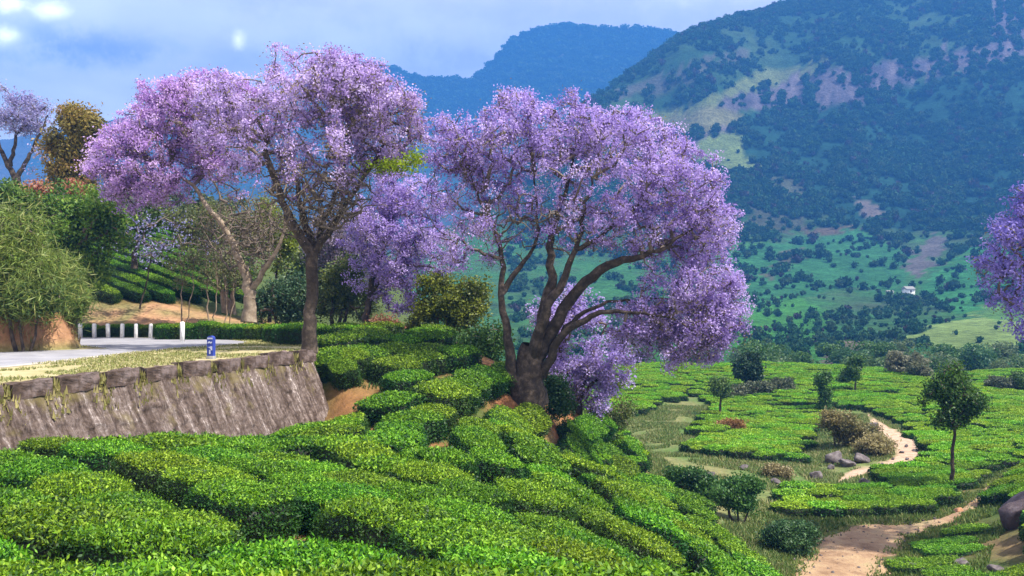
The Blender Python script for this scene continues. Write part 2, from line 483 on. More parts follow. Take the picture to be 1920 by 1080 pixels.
COVER = [
    (A(0.016, 0.056, 0.034), [(1390, 225), (1700, 170), (1940, 110), (2300, 60), (2300, 470), (1920, 425), (1700, 440), (1560, 405), (1450, 330), (1400, 280)]),  # dark forest, cloud shade put into its colour
    (A(0.13, 0.16, 0.055), [(1215, 215), (1300, 182), (1420, 142), (1560, 108), (1552, 126), (1440, 162), (1345, 192), (1240, 228)]),
    (A(0.15, 0.15, 0.07), [(1200, 222), (1330, 195), (1400, 215), (1380, 255), (1310, 262), (1240, 240)]),
    (None, [(1330, 192), (1440, 162), (1560, 124), (1660, 118), (1760, 100), (1850, 85), (1940, 55), (2300, 0), (2300, 40), (1940, 92), (1850, 122), (1750, 150), (1650, 182), (1560, 195), (1480, 200), (1390, 215)]),
    (None, [(1860, 0), (1940, -40), (1960, 60), (1880, 90), (1850, 60)]),
    (A(0.075, 0.08, 0.065), [(1105, 195), (1250, 128), (1380, 85), (1420, 95), (1402, 116), (1300, 142), (1180, 188)]),
    (None, [(1250, 262), (1380, 235), (1370, 262), (1310, 290), (1260, 290)]),
    (A(0.125, 0.17, 0.055), [(1308, 292), (1350, 255), (1385, 243), (1408, 272), (1398, 296), (1432, 312), (1395, 330), (1330, 312)]),
    (A(0.065, 0.075, 0.045), [(1395, 345), (1480, 320), (1530, 372), (1510, 430), (1390, 440)]),
    (A(0.15, 0.125, 0.11), [(1592, 368), (1640, 380), (1665, 408), (1640, 412), (1606, 396)]),
    (A(0.11, 0.085, 0.055), [(1500, 432), (1580, 425), (1640, 432), (1600, 445), (1520, 445)]),
    (A(0.038, 0.14, 0.046), [(1365, 465), (1480, 455), (1620, 432), (1710, 480), (1700, 540), (1560, 545), (1380, 590)]),
    (A(0.040, 0.165, 0.048), [(1720, 530), (1800, 480), (1930, 455), (2100, 450), (2100, 560), (1800, 590), (1740, 560)]),
    (A(0.055, 0.19, 0.035), [(1370, 600), (1480, 545), (1560, 590), (1530, 680), (1370, 700)]),
    (A(0.115, 0.105, 0.10), [(1755, 440), (1790, 452), (1760, 490), (1720, 522), (1685, 500), (1720, 480)]),
    (A(0.14, 0.105, 0.08), [(1530, 690), (1540, 655), (1620, 640), (1640, 665), (1570, 690)]),
    (A(0.09, 0.09, 0.06), [(1480, 470), (1510, 460), (1500, 500), (1460, 530), (1440, 525)]),
    (A(0.19, 0.27, 0.075), [(1690, 640), (1780, 606), (1920, 585), (2200, 570), (2200, 668), (1920, 668), (1800, 655)]),
    (A(0.10, 0.21, 0.05), [(1810, 588), (1860, 565), (2000, 560), (2000, 590), (1860, 600)]),
]
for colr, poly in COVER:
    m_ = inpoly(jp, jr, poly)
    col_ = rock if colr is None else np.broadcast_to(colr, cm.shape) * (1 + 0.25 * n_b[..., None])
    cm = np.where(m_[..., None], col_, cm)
V = np.stack([XX, YY, ZZ], -1).reshape(-1, 3)
def hill_material(name):
    m, t = new_mat(name)
    a = N(t, "ShaderNodeAttribute", attribute_name="Col")
    n = noise_node(t, 0.05, 9, 0.72)
    n2 = noise_node(t, 0.35, 5, 0.6)
    ad = N(t, "ShaderNodeMath", operation="ADD")
    t.links.new(n.outputs["Fac"], ad.inputs[0]); t.links.new(n2.outputs["Fac"], ad.inputs[1])
    mr = N(t, "ShaderNodeMapRange")
    mr.inputs["From Min"].default_value = 0.65; mr.inputs["From Max"].default_value = 1.35
    mr.inputs["To Min"].default_value = 0.35; mr.inputs["To Max"].default_value = 1.7
    t.links.new(ad.outputs[0], mr.inputs["Value"])
    v = N(t, "ShaderNodeVectorMath", operation="SCALE")
    t.links.new(a.outputs["Color"], v.inputs[0]); t.links.new(mr.outputs["Result"], v.inputs["Scale"])
    b = principled(t, 0.95, 0.05)
    t.links.new(v.outputs[0], b.inputs["Base Color"])
    bp = N(t, "ShaderNodeBump")
    bp.inputs["Strength"].default_value = 1.0
    bp.inputs["Distance"].default_value = 9.0
    t.links.new(n.outputs["Fac"], bp.inputs["Height"])
    t.links.new(bp.outputs[0], b.inputs["Normal"])
    finish(t, b.outputs[0])
    return m
M_HILL = hill_material("hillside_cover")
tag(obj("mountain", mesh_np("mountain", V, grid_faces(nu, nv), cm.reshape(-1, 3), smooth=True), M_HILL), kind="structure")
M_XX, M_YY, M_ZZ, M_C, M_PX, M_RW = XX, YY, ZZ, cm, PX, RW

# the flat-topped ridge far behind
crest = np.array([(-800, 330), (0, 260), (400, 190), (600, 140), (690, 125), (735, 130), (765, 146), (800, 152), (880, 152), (905, 142), (930, 118), (945, 92), (965, 76), (1000, 62), (1060, 51), (1090, 50), (1140, 58), (1200, 57), (1250, 64), (1300, 80), (1400, 120), (1600, 180), (2400, 250)], float)
nu, nv = 340, 80
gpx = np.linspace(-500, 2300, nu); t = np.linspace(0, 1.25, nv)
PX, TT = np.meshgrid(gpx, t, indexing="ij")
CR = np.interp(PX, crest[:, 0], crest[:, 1])
YY = np.interp(TT, [0, 1, 1.25], [1900, 3000, 3500])
f = np.clip(1 - TT, 0, 1)
spur = 60 * np.exp(-((PX - 1230) / 160) ** 2) * np.exp(-((TT - 0.45) / 0.2) ** 2)
RW = CR + (470 - CR) * f ** 0.75 - spur + np.clip(TT - 1, 0, 1) * 500
XX = (PX - CX) / F * YY
RW = RW + 6 * fbm(XX / 260, YY / 260, 4, 80) * np.clip(f * 6, 0.25, 1) + 3 * fbm(XX / 30, YY / 30, 2, 81)
ZZ = np.maximum((HY - RW) / F * YY, -46)
n_a = fbm(XX / 160, YY / 160, 4, 90)
cf = lerp(np.broadcast_to(A(0.03, 0.055, 0.03), (*XX.shape, 3)), A(0.11, 0.09, 0.07), np.clip(n_a * 1.6, 0, 1))
tag(obj("far_mountain", mesh_np("far_mountain", np.stack([XX, YY, ZZ], -1).reshape(-1, 3), grid_faces(nu, nv), cf.reshape(-1, 3), smooth=True), M_HILL), kind="structure")

# ------------------------------------------------------------------ foliage builders
def leaf_quads(P, length, width, nrm=None, nmix=0.0, up=0.0, r=rng, axis=None, amix=0.0):
    """one diamond-shaped leaf per point"""
    n = len(P)
    a = r.normal(size=(n, 3))
    if axis is not None:
        a = a / np.linalg.norm(a, axis=1, keepdims=True) * (1 - amix) + axis * amix
    a /= np.linalg.norm(a, axis=1, keepdims=True) + 1e-9
    nn = r.normal(size=(n, 3)); nn /= np.linalg.norm(nn, axis=1, keepdims=True)
    if nrm is not None:
        nn = nn * (1 - nmix) + nrm * nmix
    nn[:, 2] += up
    b = np.cross(nn, a); b /= np.linalg.norm(b, axis=1, keepdims=True) + 1e-9
    L = (length * (0.7 + 0.6 * r.random(n)))[:, None] * 0.5
    Wd = (width * (0.7 + 0.6 * r.random(n)))[:, None] * 0.5
    V = np.stack([P - a * L, P + b * Wd, P + a * L, P - b * Wd], 1).reshape(-1, 3)
    Fc = np.arange(4 * n).reshape(n, 4)
    return V, Fc

def resample(pts, step):
    pts = np.asarray(pts, float)
    d = np.r_[0, np.cumsum(np.linalg.norm(np.diff(pts[:, :3], axis=0), axis=1))]
    n = max(2, int(d[-1] / step) + 1)
    s = np.linspace(0, d[-1], n)
    q = np.stack([np.interp(s, d, pts[:, k]) for k in range(pts.shape[1])], 1)
    if n > 4:                                   # soften the corners
        for _ in range(2):
            q[1:-1] = 0.25 * q[:-2] + 0.5 * q[1:-1] + 0.25 * q[2:]
    return q

class Skeleton:
    def __init__(s, limbs, step=0.45, jit=0.05, r=rng):
        """limbs: arrays of (x, y, z, radius); the first starts at the base, each other starts at the nearest earlier node"""
        s.p, s.par, s.r0, s.len = [], [], [], []
        s.limbs = []
        for k, L in enumerate(limbs):
            q = resample(L, step)
            q[1:, :3] += r.normal(size=(len(q) - 1, 3)) * jit
            if k == 0:
                prev = -1
            else:
                prev = int(np.argmin(np.linalg.norm(np.array(s.p) - q[0, :3], axis=1)))
            chain = [] if prev < 0 else [prev]
            for row in q:
                s.add(row[:3], prev, row[3]); prev = len(s.p) - 1
                chain.append(prev)
            s.limbs.append(chain)
        s.nlimb = len(s.p)
    def add(s, p, par, r0=0.0):
        s.p.append(np.asarray(p, float)); s.par.append(par); s.r0.append(r0)
        s.len.append(0 if par < 0 else s.len[par] + np.linalg.norm(s.p[-1] - s.p[par]))
    def grow(s, att, start=0.35, k=0.12, sag=0.06, jit=0.04, step=0.6, r=rng):
        top = np.array(s.p[:s.nlimb])
        d0 = np.array([np.min(np.linalg.norm(top - a, axis=1)) for a in att])
        cap = len(s.p) + len(att) * 12
        P = np.zeros((cap, 3)); Ln = np.zeros(cap); n = len(s.p)
        P[:n] = s.p; Ln[:n] = s.len
        s.tips = []
        minz = np.array(s.p)[0][2]
        s.order = np.argsort(d0)
        for i in s.order:
            a = att[i]
            dv = np.linalg.norm(P[:n] - a, axis=1)
            cost = dv + k * Ln[:n]
            cost[Ln[:n] < start * np.max(Ln[:s.nlimb]) * 0.5] += 3
            j = int(np.argmin(cost))
            d = dv[j]; m = max(1, int(math.ceil(d / step)))
            prev = j
            off = r.normal(size=3) * 0.07 * d
            for q in range(1, m + 1):
                f = q / m
                b = P[j] * (1 - f) + a * f + off * math.sin(math.pi * f) + np.array([0, 0, sag * d * math.sin(math.pi * f)])
                if q < m:
                    b = b + r.normal(size=3) * jit
                s.add(b, prev); prev = len(s.p) - 1
                P[n] = b; Ln[n] = s.len[-1]; n += 1
            s.tips.append(prev)
    def radii(s, tip=0.014, e=0.48):
        n = len(s.p); c = np.zeros(n)
        for t_ in getattr(s, "tips", []):
            c[t_] += 1
        for i in range(n - 1, 0, -1):
            if s.par[i] >= 0:
                c[s.par[i]] += c[i]
        R = tip * np.maximum(c, 1) ** e
        r0 = np.array(s.r0)
        return np.where(r0 > 0, np.maximum(r0, np.minimum(R, r0 * 1.1)), R)
    def sweep(s, R, sides, seed=0, rough=0.13):
        """each limb as one continuous, slightly gnarled tube"""
        parts = []
        P = np.array(s.p)
        for k, ch in enumerate(s.limbs):
            q = P[ch]; rr_ = R[ch].copy()
            if k and len(ch) > 1: rr_[0] = min(rr_[0], rr_[1] * 1.15)
            t = np.gradient(q, axis=0); t /= np.linalg.norm(t, axis=1, keepdims=True) + 1e-9
            u = np.cross(t[0], [0.3, 1, 0.1]); u /= np.linalg.norm(u)
            rings = []
            th = np.arange(sides + 1) / sides * 2 * math.pi
            for i in range(len(q)):
                u = u - t[i] * (u @ t[i]); u /= np.linalg.norm(u); v = np.cross(t[i], u)
                g = 1 + rough * (2 * vnoise(np.cos(th) * 1.7 + 5, np.sin(th) * 1.7 + i * 0.22 + k * 7, seed) - 1) * 1.3 + 0.06 * (2 * vnoise(np.cos(th) * 4 + 5, np.sin(th) * 4 + i * 0.5, seed + 3) - 1)
                rings.append(q[i] + (u * np.cos(th)[:, None] + v * np.sin(th)[:, None]) * (rr_[i] * g)[:, None])
            parts.append((np.concatenate(rings), grid_faces(len(q), sides + 1)))
        return join(parts)
    def tubes(s, lo, hi, R, sides):
        """frustums for nodes lo..hi (each to its parent)"""
        idx = np.array([i for i in range(lo, hi) if s.par[i] >= 0])
        if len(idx) == 0:
            return np.zeros((0, 3)), np.zeros((0, 4), int)
        P = np.array(s.p); par = np.array(s.par)
        A_, B_ = P[par[idx]], P[idx]
        d = B_ - A_; L = np.linalg.norm(d, axis=1, keepdims=True); d = d / (L + 1e-9)
        ref = np.where(np.abs(d[:, 2:3]) < 0.9, np.array([[0, 0, 1.0]]), np.array([[1.0, 0, 0]]))
        u = np.cross(d, ref); u /= np.linalg.norm(u, axis=1, keepdims=True); v = np.cross(d, u)
        ra = np.minimum(R[par[idx]], R[idx] * 1.6)[:, None, None]; rb = R[idx][:, None, None]
        th = np.arange(sides) / sides * 2 * math.pi
        ring = u[:, None] * np.cos(th)[None, :, None] + v[:, None] * np.sin(th)[None, :, None]
        a0 = A_ - d * 0.25 * ra[:, :, 0]; b0 = B_ + d * 0.25 * rb[:, :, 0]
        Va = a0[:, None] + ring * ra; Vb = b0[:, None] + ring * rb
        V = np.concatenate([Va, Vb], 1)
        k = np.arange(sides); k2 = (k + 1) % sides
        f = np.stack([k, k2, k2 + sides, k + sides], -1)
        Fc = (np.arange(len(idx)) * 2 * sides)[:, None, None] + f[None]
        return V.reshape(-1, 3), Fc.reshape(-1, 4)

def blob_points(blobs, n, r=rng, shell=0.55):
    """points in ellipsoids (cx,cy,cz,rx,ry,rz,weight), mostly near their surface"""
    w = np.array([b[6] * (b[3] * b[4] * b[5]) ** (2 / 3) for b in blobs]); w = w / w.sum()
    out_ = []
    for b, k in zip(blobs, r.multinomial(n, w)):
        d = r.normal(size=(k, 3)); d /= np.linalg.norm(d, axis=1, keepdims=True)
        rad = np.where(r.random(k) < 0.7, shell + (1 - shell) * r.random(k) ** 0.6, r.random(k) ** 0.4)
        out_.append(np.array(b[:3]) + d * rad[:, None] * np.array(b[3:6]))
    return np.concatenate(out_)

def pblob(px, py, Y, rpx, rpy, depth=None, w=1.0):
    c_ = at(px, py, Y); k = Y / F
    return (*c_, rpx * k, depth if depth else 0.8 * rpx * k, rpy * k, w)

def limb(Y, pts):
    """(px, py, radius_m, dy)"""
    return np.array([[*at(p[0], p[1], Y + (p[3] if len(p) > 3 else 0)), p[2]] for p in pts])

def make_tree(name, label, cat, limbs, blobs, n_att, per, size, colors, spread=0.3, aspect=0.6, bark=M_BARK, twig=M_TWIG, leafmat=None,
              group=None, shell=0.55, sag=0.05, extra=None, tip=0.019, sides=9, droop=0.0, seed=1, crown_name="crown", k=0.12, up=0.3, e=0.43, bare=None, gaps=-0.14, sat=5):
    r = np.random.default_rng(seed)
    base = limbs[0][0][:3].copy()
    sk = Skeleton(limbs, r=r)
    bl = list(blobs)
    for b in blobs:                              # ragged edge: small tufts round every mass
        for _ in range(sat):
            d = r.normal(size=3); d /= np.linalg.norm(d); q = .85 + .25 * r.random(); f = .2 + .16 * r.random()
            bl.append((b[0] + d[0] * b[3] * q, b[1] + d[1] * b[4] * q, b[2] + d[2] * b[5] * q, b[3] * f, b[4] * f, b[5] * f, b[6] * .9))
    att = blob_points(bl, int(n_att * 1.25), r, shell)
    fr = 2.6 / max(2.0, np.ptp(att[:, 2]) * .35)
    att = att[fbm(att[:, 0] * fr + seed * 3.7, att[:, 2] * fr + att[:, 1] * fr * .8, 3, seed) > gaps][:int(n_att * 1.1)] if gaps > -1 else att
    nflower = len(att)
    if bare:
        att = np.r_[att, blob_points(bare[0], bare[1], r, .2)]
    sk.grow(att, sag=sag, r=r, k=k)
    order = sk.order
    R = sk.radii(tip, e)
    root = empty(name, base)
    tag(root, label, cat, group)
    V, Fc = sk.sweep(R, 14, seed)
    obj("trunk", mesh_np("trunk", V - base, Fc, smooth=True), bark, root)
    V, Fc = sk.tubes(sk.nlimb, len(sk.p), R, 4)
    obj("branches", mesh_np("branches", V - base, Fc, smooth=True), twig, root)["kind"] = "stuff"
    P = np.array(sk.p); par = np.array(sk.par)
    tips = np.array(sk.tips)[order < nflower]
    # sprays sit round the tips and some way back along their twigs
    cen = np.repeat(P[tips], per, 0); back = np.repeat(P[par[tips]], per, 0)
    f = (r.random(len(cen)) ** 2)[:, None] * 0.7
    Q = cen * (1 - f) + back * f
    sp = spread * np.repeat(0.45 + 0.8 * r.random(len(tips)), per)[:, None]
    Q = Q + np.clip(r.normal(size=Q.shape), -1.7, 1.7) * sp * np.array([1, 1, 0.8])
    if droop:
        Q[:, 2] -= droop * r.random(len(Q)) ** 2
    tone = np.repeat(r.random(len(tips)), per)
    ctone = fbm(Q[:, 0] * 0.45 + seed, Q[:, 2] * 0.45, 2, seed)
    C = pick(colors, tone * 0.8 + 0.25 * r.random(len(Q)) + 0.3 * ctone, r)
    V, Fc = leaf_quads(Q, size, size * aspect, up=up, r=r)
    C = np.repeat(C, 4, 0)
    ex = list(extra(r, P, tips)) if extra is not None else []
    if bare:
        bt = np.array(sk.tips)[order >= nflower]
        q = np.repeat(P[bt], 9, 0); q = q + r.normal(size=q.shape) * .3
        ex.append((q, size * .9, .35, bare[2] if len(bare) > 2 else [(0.13, 0.10, 0.06), (0.24, 0.19, 0.12), (0.20, 0.19, 0.08), (0.36, 0.29, 0.34)]))
    if ex:
        for (pts, sz, asp, cols) in ex:
            v2, f2 = leaf_quads(pts, sz, sz * asp, r=r)
            Fc = np.r_[Fc, f2 + len(V)]; V = np.r_[V, v2]; C = np.r_[C, np.repeat(pick(cols, r.random(len(pts)), r), 4, 0)]
    obj(crown_name, mesh_np(crown_name, V - base, Fc, C), leafmat or M_LEAF, root)["kind"] = "stuff"
    return root

def pick(colors, t_, r):
    cs = np.array(colors, float)
    x = np.clip(t_, 0, 0.999) * (len(cs) - 1)
    i = x.astype(int); f = (x - i)[:, None]
    c_ = cs[i] * (1 - f) + cs[np.minimum(i + 1, len(cs) - 1)] * f
    return c_ * (0.8 + 0.4 * r.random(len(t_)))[:, None]

# ------------------------------------------------------------------ road, verge, bank and wall
ZR = -2.34
def ray_flat(px, py, z=ZR):
    Y = F * -z / (py - HY)
    return (px - CX) / F * Y, Y
def flat_poly(name, pts, z, mat, col=None, h=0.0, sub=0.0):
    """a filled sheet from ground points"""
    import bmesh
    bm = bmesh.new()
    vs = [bm.verts.new((x, y, z)) for x, y in pts]
    fc = bm.faces.new(vs)
    fc.normal_update()
    if fc.normal.z < 0:
        fc.normal_flip()
    bmesh.ops.triangulate(bm, faces=[fc])
    if h:
        g = bmesh.ops.extrude_face_region(bm, geom=list(bm.faces))
        for v in g["geom"]:
            if isinstance(v, bmesh.types.BMVert):
                v.co.z -= h
    me = bpy.data.meshes.new(name)
    bm.to_mesh(me); bm.free()
    return obj(name, me, mat)

WA = np.array([-14.0, 25.0]); WD = np.array([5.0, 16.0])
WN = np.array([16.0, -5.0]) / math.hypot(16, 5)           # outward
def wall_t(px):
    u = (px - CX) / F
    return (-14 - u * 25) / (u * 16 - 5)
def wall_pt(t_, out_=0.0):
    return WA + WD * t_ + WN * out_

M_VERGE = ramp_material("verge_grass", 0.8, [(0.3, (0.22, 0.22, 0.08)), (0.5, (0.36, 0.31, 0.16)), (0.7, (0.46, 0.38, 0.23))], 0.95, 0.05, 10)
verge = [tuple(wall_pt(-0.45, -0.35)), tuple(wall_pt(1.02, -0.35)), (-9.3, 43.5), ray_flat(590, 641), ray_flat(560, 637), (-14.0, 54.0), (-18, 56.6), (-30, 57.5), (-44, 57.5), (-44, 33), (-30, 22), (-22, 17)]
tag(flat_poly("verge", verge, ZR, M_VERGE, h=4.0), kind="structure")
road = [ray_flat(-300, 706), ray_flat(0, 689), ray_flat(120, 676.5), ray_flat(250, 661), ray_flat(330, 653), ray_flat(410, 648.5), ray_flat(455, 644.5), ray_flat(462, 640.5), ray_flat(430, 637.5), ray_flat(360, 635), ray_flat(290, 633.4), ray_flat(150, 632.6), ray_flat(60, 632.4), ray_flat(60, 640), ray_flat(150, 648), ray_flat(205, 653.5), ray_flat(150, 655.5), ray_flat(0, 660), ray_flat(-300, 664)]
tag(flat_poly("road", road, ZR + 0.006, M_ASPHALT), kind="structure")
edge = resample(np.array([(*ray_flat(a, b), 0) for a, b in [(-300, 706), (0, 689), (120, 676.5), (250, 661), (330, 653), (410, 648.5), (455, 644.5)]]), .5)
Ve = []
for i_, p_ in enumerate(edge):
    d_ = edge[min(i_ + 1, len(edge) - 1)] - edge[max(i_ - 1, 0)]; d_ = d_[:2] / np.linalg.norm(d_[:2]); n_ = np.array([-d_[1], d_[0]])
    for f_ in (-1, 0, 1):
        q_ = p_[:2] + n_ * f_ * .3 * (1 + .6 * (vnoise(i_ * .5, f_ * 3.0, 4) - .5)); Ve.append((*q_, ZR + .012))
M_DUST = ramp_material("shoulder_dust", 2.0, [(0.3, (0.34, 0.30, 0.24)), (0.6, (0.48, 0.43, 0.36)), (0.8, (0.56, 0.51, 0.45))], 0.95, 0.01, 12)
tag(obj("road_shoulder", mesh_np("road_shoulder", np.array(Ve), grid_faces(len(edge), 3, flip=True)), M_DUST), kind="structure")
tag(flat_poly("side_road", [(-9, 58), (-4, 57.2), (-1, 59), (-2, 61), (-9, 61)], -2.45 + 0.02, M_ASPHALT, h=1.0), kind="structure")

# earth cut bank at the bend
BANK = [(-34, 36.5), (-26, 37.6), (-22.6, 39.4), (-21.1, 41.0), (-20.5, 42.4), (-21.0, 44.2), (-23.6, 48.0), (-27, 51.5), (-40, 52.5)]
bx, by = np.meshgrid(np.linspace(-36, -18.3, 170), np.linspace(36, 53, 150), indexing="ij")
def poly_dist(x, y, poly):
    d = np.full(x.shape, 1e9)
    for i in range(len(poly)):
        a = np.array(poly[i]); b = np.array(poly[(i + 1) % len(poly)])
        ab = b - a
        t_ = np.clip(((x - a[0]) * ab[0] + (y - a[1]) * ab[1]) / (ab @ ab), 0, 1)
        d = np.minimum(d, np.hypot(x - a[0] - t_ * ab[0], y - a[1] - t_ * ab[1]))
    return np.where(inpoly(x, y, poly), d, -d)
def bank_h(x, y):
    d = poly_dist(x, y, BANK) + 0.25 * fbm(x * 0.8, y * 0.8, 3, 101)
    h = np.where(d > 0, 3.3 * (1 - np.exp(-d * 0.75)) + 0.35 * np.clip(d, 0, 6), d * 0.5)
    return ZR - 0.05 + h * (1 + 0.12 * fbm(x * 1.3, y * 1.3, 3, 102)) + 0.14 * fbm(x * 3, y * 3, 3, 103) * np.clip(d, 0, 1)
bz = bank_h(bx, by)
cn = np.clip(0.5 + fbm(bx * 1.2, by * 1.2 + bz, 4, 104) * 1.2, 0, 1)
cb = lerp(np.broadcast_to(A(0.24, 0.12, 0.06), (*bx.shape, 3)), A(0.42, 0.24, 0.13), cn)
cb = np.where((bz > 0.35 + 0.8 * fbm(bx, by, 2, 9))[..., None], A(0.07, 0.1, 0.03), cb)
low = np.clip((ZR + 0.5 - bz) / 0.5, 0, 1)
cb = lerp(cb, A(0.2, 0.18, 0.07), low)
tag(obj("earth_bank", mesh_np("earth_bank", np.stack([bx, by, bz], -1).reshape(-1, 3), grid_faces(170, 150), cb.reshape(-1, 3), smooth=True),
        attr_material("bank_earth", 0.95, 3.0, 0.4, 0.1, 6)), kind="structure")

# retaining wall: battered rubble face with square parapet blocks
wall = empty("retaining_wall", (*wall_pt(0.5), -2.8))
tag(wall, "long battered stone retaining wall with square parapet blocks holding up the road", "wall")
ns, nh = 680, 130
tt = np.linspace(-0.42, 1.0, ns); hh = np.linspace(0, 1, nh)
SS, HH = np.meshgrid(tt * 16.76, hh, indexing="ij")
ZT, ZB = -2.80, -7.6
zz = ZT + (ZB - ZT) * HH
lean = 0.37 * (ZT - zz)
skew = SS - 0.12 * (ZT - zz)
relief = 0.10 * fbm(skew * 1.3, zz * 0.12, 3, 120) + 0.05 * fbm(skew * 4.5, zz * 0.5, 3, 121) + 0.075 * fbm(SS * 3.6, zz * 4.2, 4, 122) + 0.05 * (0.5 - np.abs(fbm(SS * 2.6 + 9, zz * 3.2, 2, 124)))
relief = relief * np.clip(HH * 8, 0.2, 1)
o_ = lean + relief
xw = WA[0] + WD[0] / 16.76 * SS + WN[0] * o_; yw = WA[1] + WD[1] / 16.76 * SS + WN[1] * o_
Vf = np.stack([xw, yw, zz], -1).reshape(-1, 3)
Ff = grid_faces(ns, nh, flip=True)
# back, top and the far end close the body
ring = []
for t_ in (-0.42, 1.0):
    a = wall_pt(t_, 0.0); b = wall_pt(t_, -0.9)
    fo = wall_pt(t_, 0.37 * (ZT - ZB)); 
    ring += [(*a, ZT), (*b, ZT), (*b, ZB), (*fo, ZB)]
Vr = np.array(ring); Fr = np.array([[0, 4, 5, 1], [1, 5, 6, 2], [4, 7, 6, 5], [0, 1, 2, 3]])
Vr[:, 2] += np.where(Vr[:, 2] == ZT, -0.004, 0)
V = np.r_[Vf, Vr]; Fc = np.r_[Ff, Fr + len(Vf)]
uvw = np.r_[np.c_[skew.ravel(), zz.ravel()], np.c_[Vr[:, 1], Vr[:, 2]]]
def wall_material(name):
    m, t = new_mat(name)
    uvn = N(t, "ShaderNodeUVMap")
    mp_ = N(t, "ShaderNodeMapping"); mp_.inputs["Scale"].default_value = (1.0, 0.14, 1)
    t.links.new(uvn.outputs[0], mp_.inputs["Vector"])
    n1_ = noise_node(t, 3.0, 9, 0.75, mp_.outputs[0])
    n2_ = noise_node(t, 8.0, 9, 0.85, uvn.outputs[0])
    ad = N(t, "ShaderNodeMath", operation="MULTIPLY_ADD"); ad.inputs[1].default_value = 0.62
    t.links.new(n2_.outputs["Fac"], ad.inputs[0]); t.links.new(n1_.outputs["Fac"], ad.inputs[2])
    r = ramp(t, ad.outputs[0], [(0.60, (0.018, 0.012, 0.009)), (0.71, (0.055, 0.038, 0.029)), (0.81, (0.112, 0.082, 0.068)), (0.90, (0.20, 0.158, 0.14)), (0.98, (0.52, 0.46, 0.43))])
    # moss in patches towards the top
    n3_ = noise_node(t, 0.9, 6, 0.7, uvn.outputs[0])
    sx = N(t, "ShaderNodeSeparateXYZ"); t.links.new(uvn.outputs[0], sx.inputs[0])
    mr = N(t, "ShaderNodeMapRange"); mr.inputs["From Min"].default_value = -5.5; mr.inputs["From Max"].default_value = -2.6
    mr.inputs["To Min"].default_value = -0.12; mr.inputs["To Max"].default_value = 0.13
    t.links.new(sx.outputs["Y"], mr.inputs["Value"])
    ad2 = N(t, "ShaderNodeMath", operation="ADD"); t.links.new(n3_.outputs["Fac"], ad2.inputs[0]); t.links.new(mr.outputs[0], ad2.inputs[1])
    mr2 = N(t, "ShaderNodeMapRange"); mr2.inputs["From Min"].default_value = 0.58; mr2.inputs["From Max"].default_value = 0.72; mr2.inputs["To Max"].default_value = 0.6
    t.links.new(ad2.outputs[0], mr2.inputs["Value"])
    mx_ = N(t, "ShaderNodeMix", data_type="RGBA")
    t.links.new(mr2.outputs[0], mx_.inputs["Factor"]); t.links.new(r.outputs[0], mx_.inputs[6])
    mx_.inputs[7].default_value = (0.16, 0.13, 0.045, 1)
    b = principled(t, 0.95, 0.15)
    t.links.new(mx_.outputs[2], b.inputs["Base Color"])
    bp = N(t, "ShaderNodeBump"); bp.inputs["Strength"].default_value = 0.9; bp.inputs["Distance"].default_value = 0.05
    t.links.new(n2_.outputs["Fac"], bp.inputs["Height"]); t.links.new(bp.outputs[0], b.inputs["Normal"])
    finish(t, b.outputs[0])
    return m
M_WALL = wall_material("wall_rubble")
base = np.array(wall.location)
obj("wall_face", mesh_np("wall_face", V - base, Fc, uv=uvw, smooth=True), M_WALL, wall)
M_BLOCK = ramp_material("parapet_stone", 2.2, [(0.3, (0.03, 0.02, 0.014)), (0.48, (0.085, 0.058, 0.045)), (0.62, (0.17, 0.13, 0.12)), (0.78, (0.16, 0.075, 0.045))], 0.95, 0.05, 9)
blocks = [(-95, -62), (-50, 4), (22, 97), (114, 183), (198, 261), (273, 331), (342, 394), (408, 451), (457, 500), (503, 548), (560, 590)]
for k, (pa, pb) in enumerate(blocks):
    ta, tb = wall_t(pa), wall_t(pb)
    ctr = wall_pt((ta + tb) / 2, -0.22)
    L = (tb - ta) * 16.76; zt = -2.30 + random.uniform(-0.07, 0.05)
    g = 7
    # box with roughened faces: subdivided cube
    import bmesh
    bm = bmesh.new()
    bmesh.ops.create_cube(bm, size=1)
    bmesh.ops.subdivide_edges(bm, edges=bm.edges[:], cuts=5, use_grid_fill=True)
    for v in bm.verts:
        p = v.co
        p.x *= L; p.y *= 0.52; p.z *= (zt + 2.82)
        w = 0.04
        p.x += w * (vnoise(p.y * 5 + k, p.z * 5, 7) - 0.5) * 2; p.y += w * (vnoise(p.x * 4 + k, p.z * 5, 8) - 0.5) * 2; p.z += w * (vnoise(p.x * 4, p.y * 5 + k, 9) - 0.5) * 2
    me = bpy.data.meshes.new("parapet_block"); bm.to_mesh(me); bm.free()
    b = obj("parapet_block", me, M_BLOCK, wall, (ctr[0] - base[0], ctr[1] - base[1], (zt - 2.82) / 2 - base[2]))
    b.rotation_euler[2] = math.atan2(WD[1], WD[0]) + random.uniform(-0.06, 0.06); b.rotation_euler[1] = random.uniform(-0.025, 0.025)
    if k == 7:
        b["label"] = "reddish, more broken parapet block"

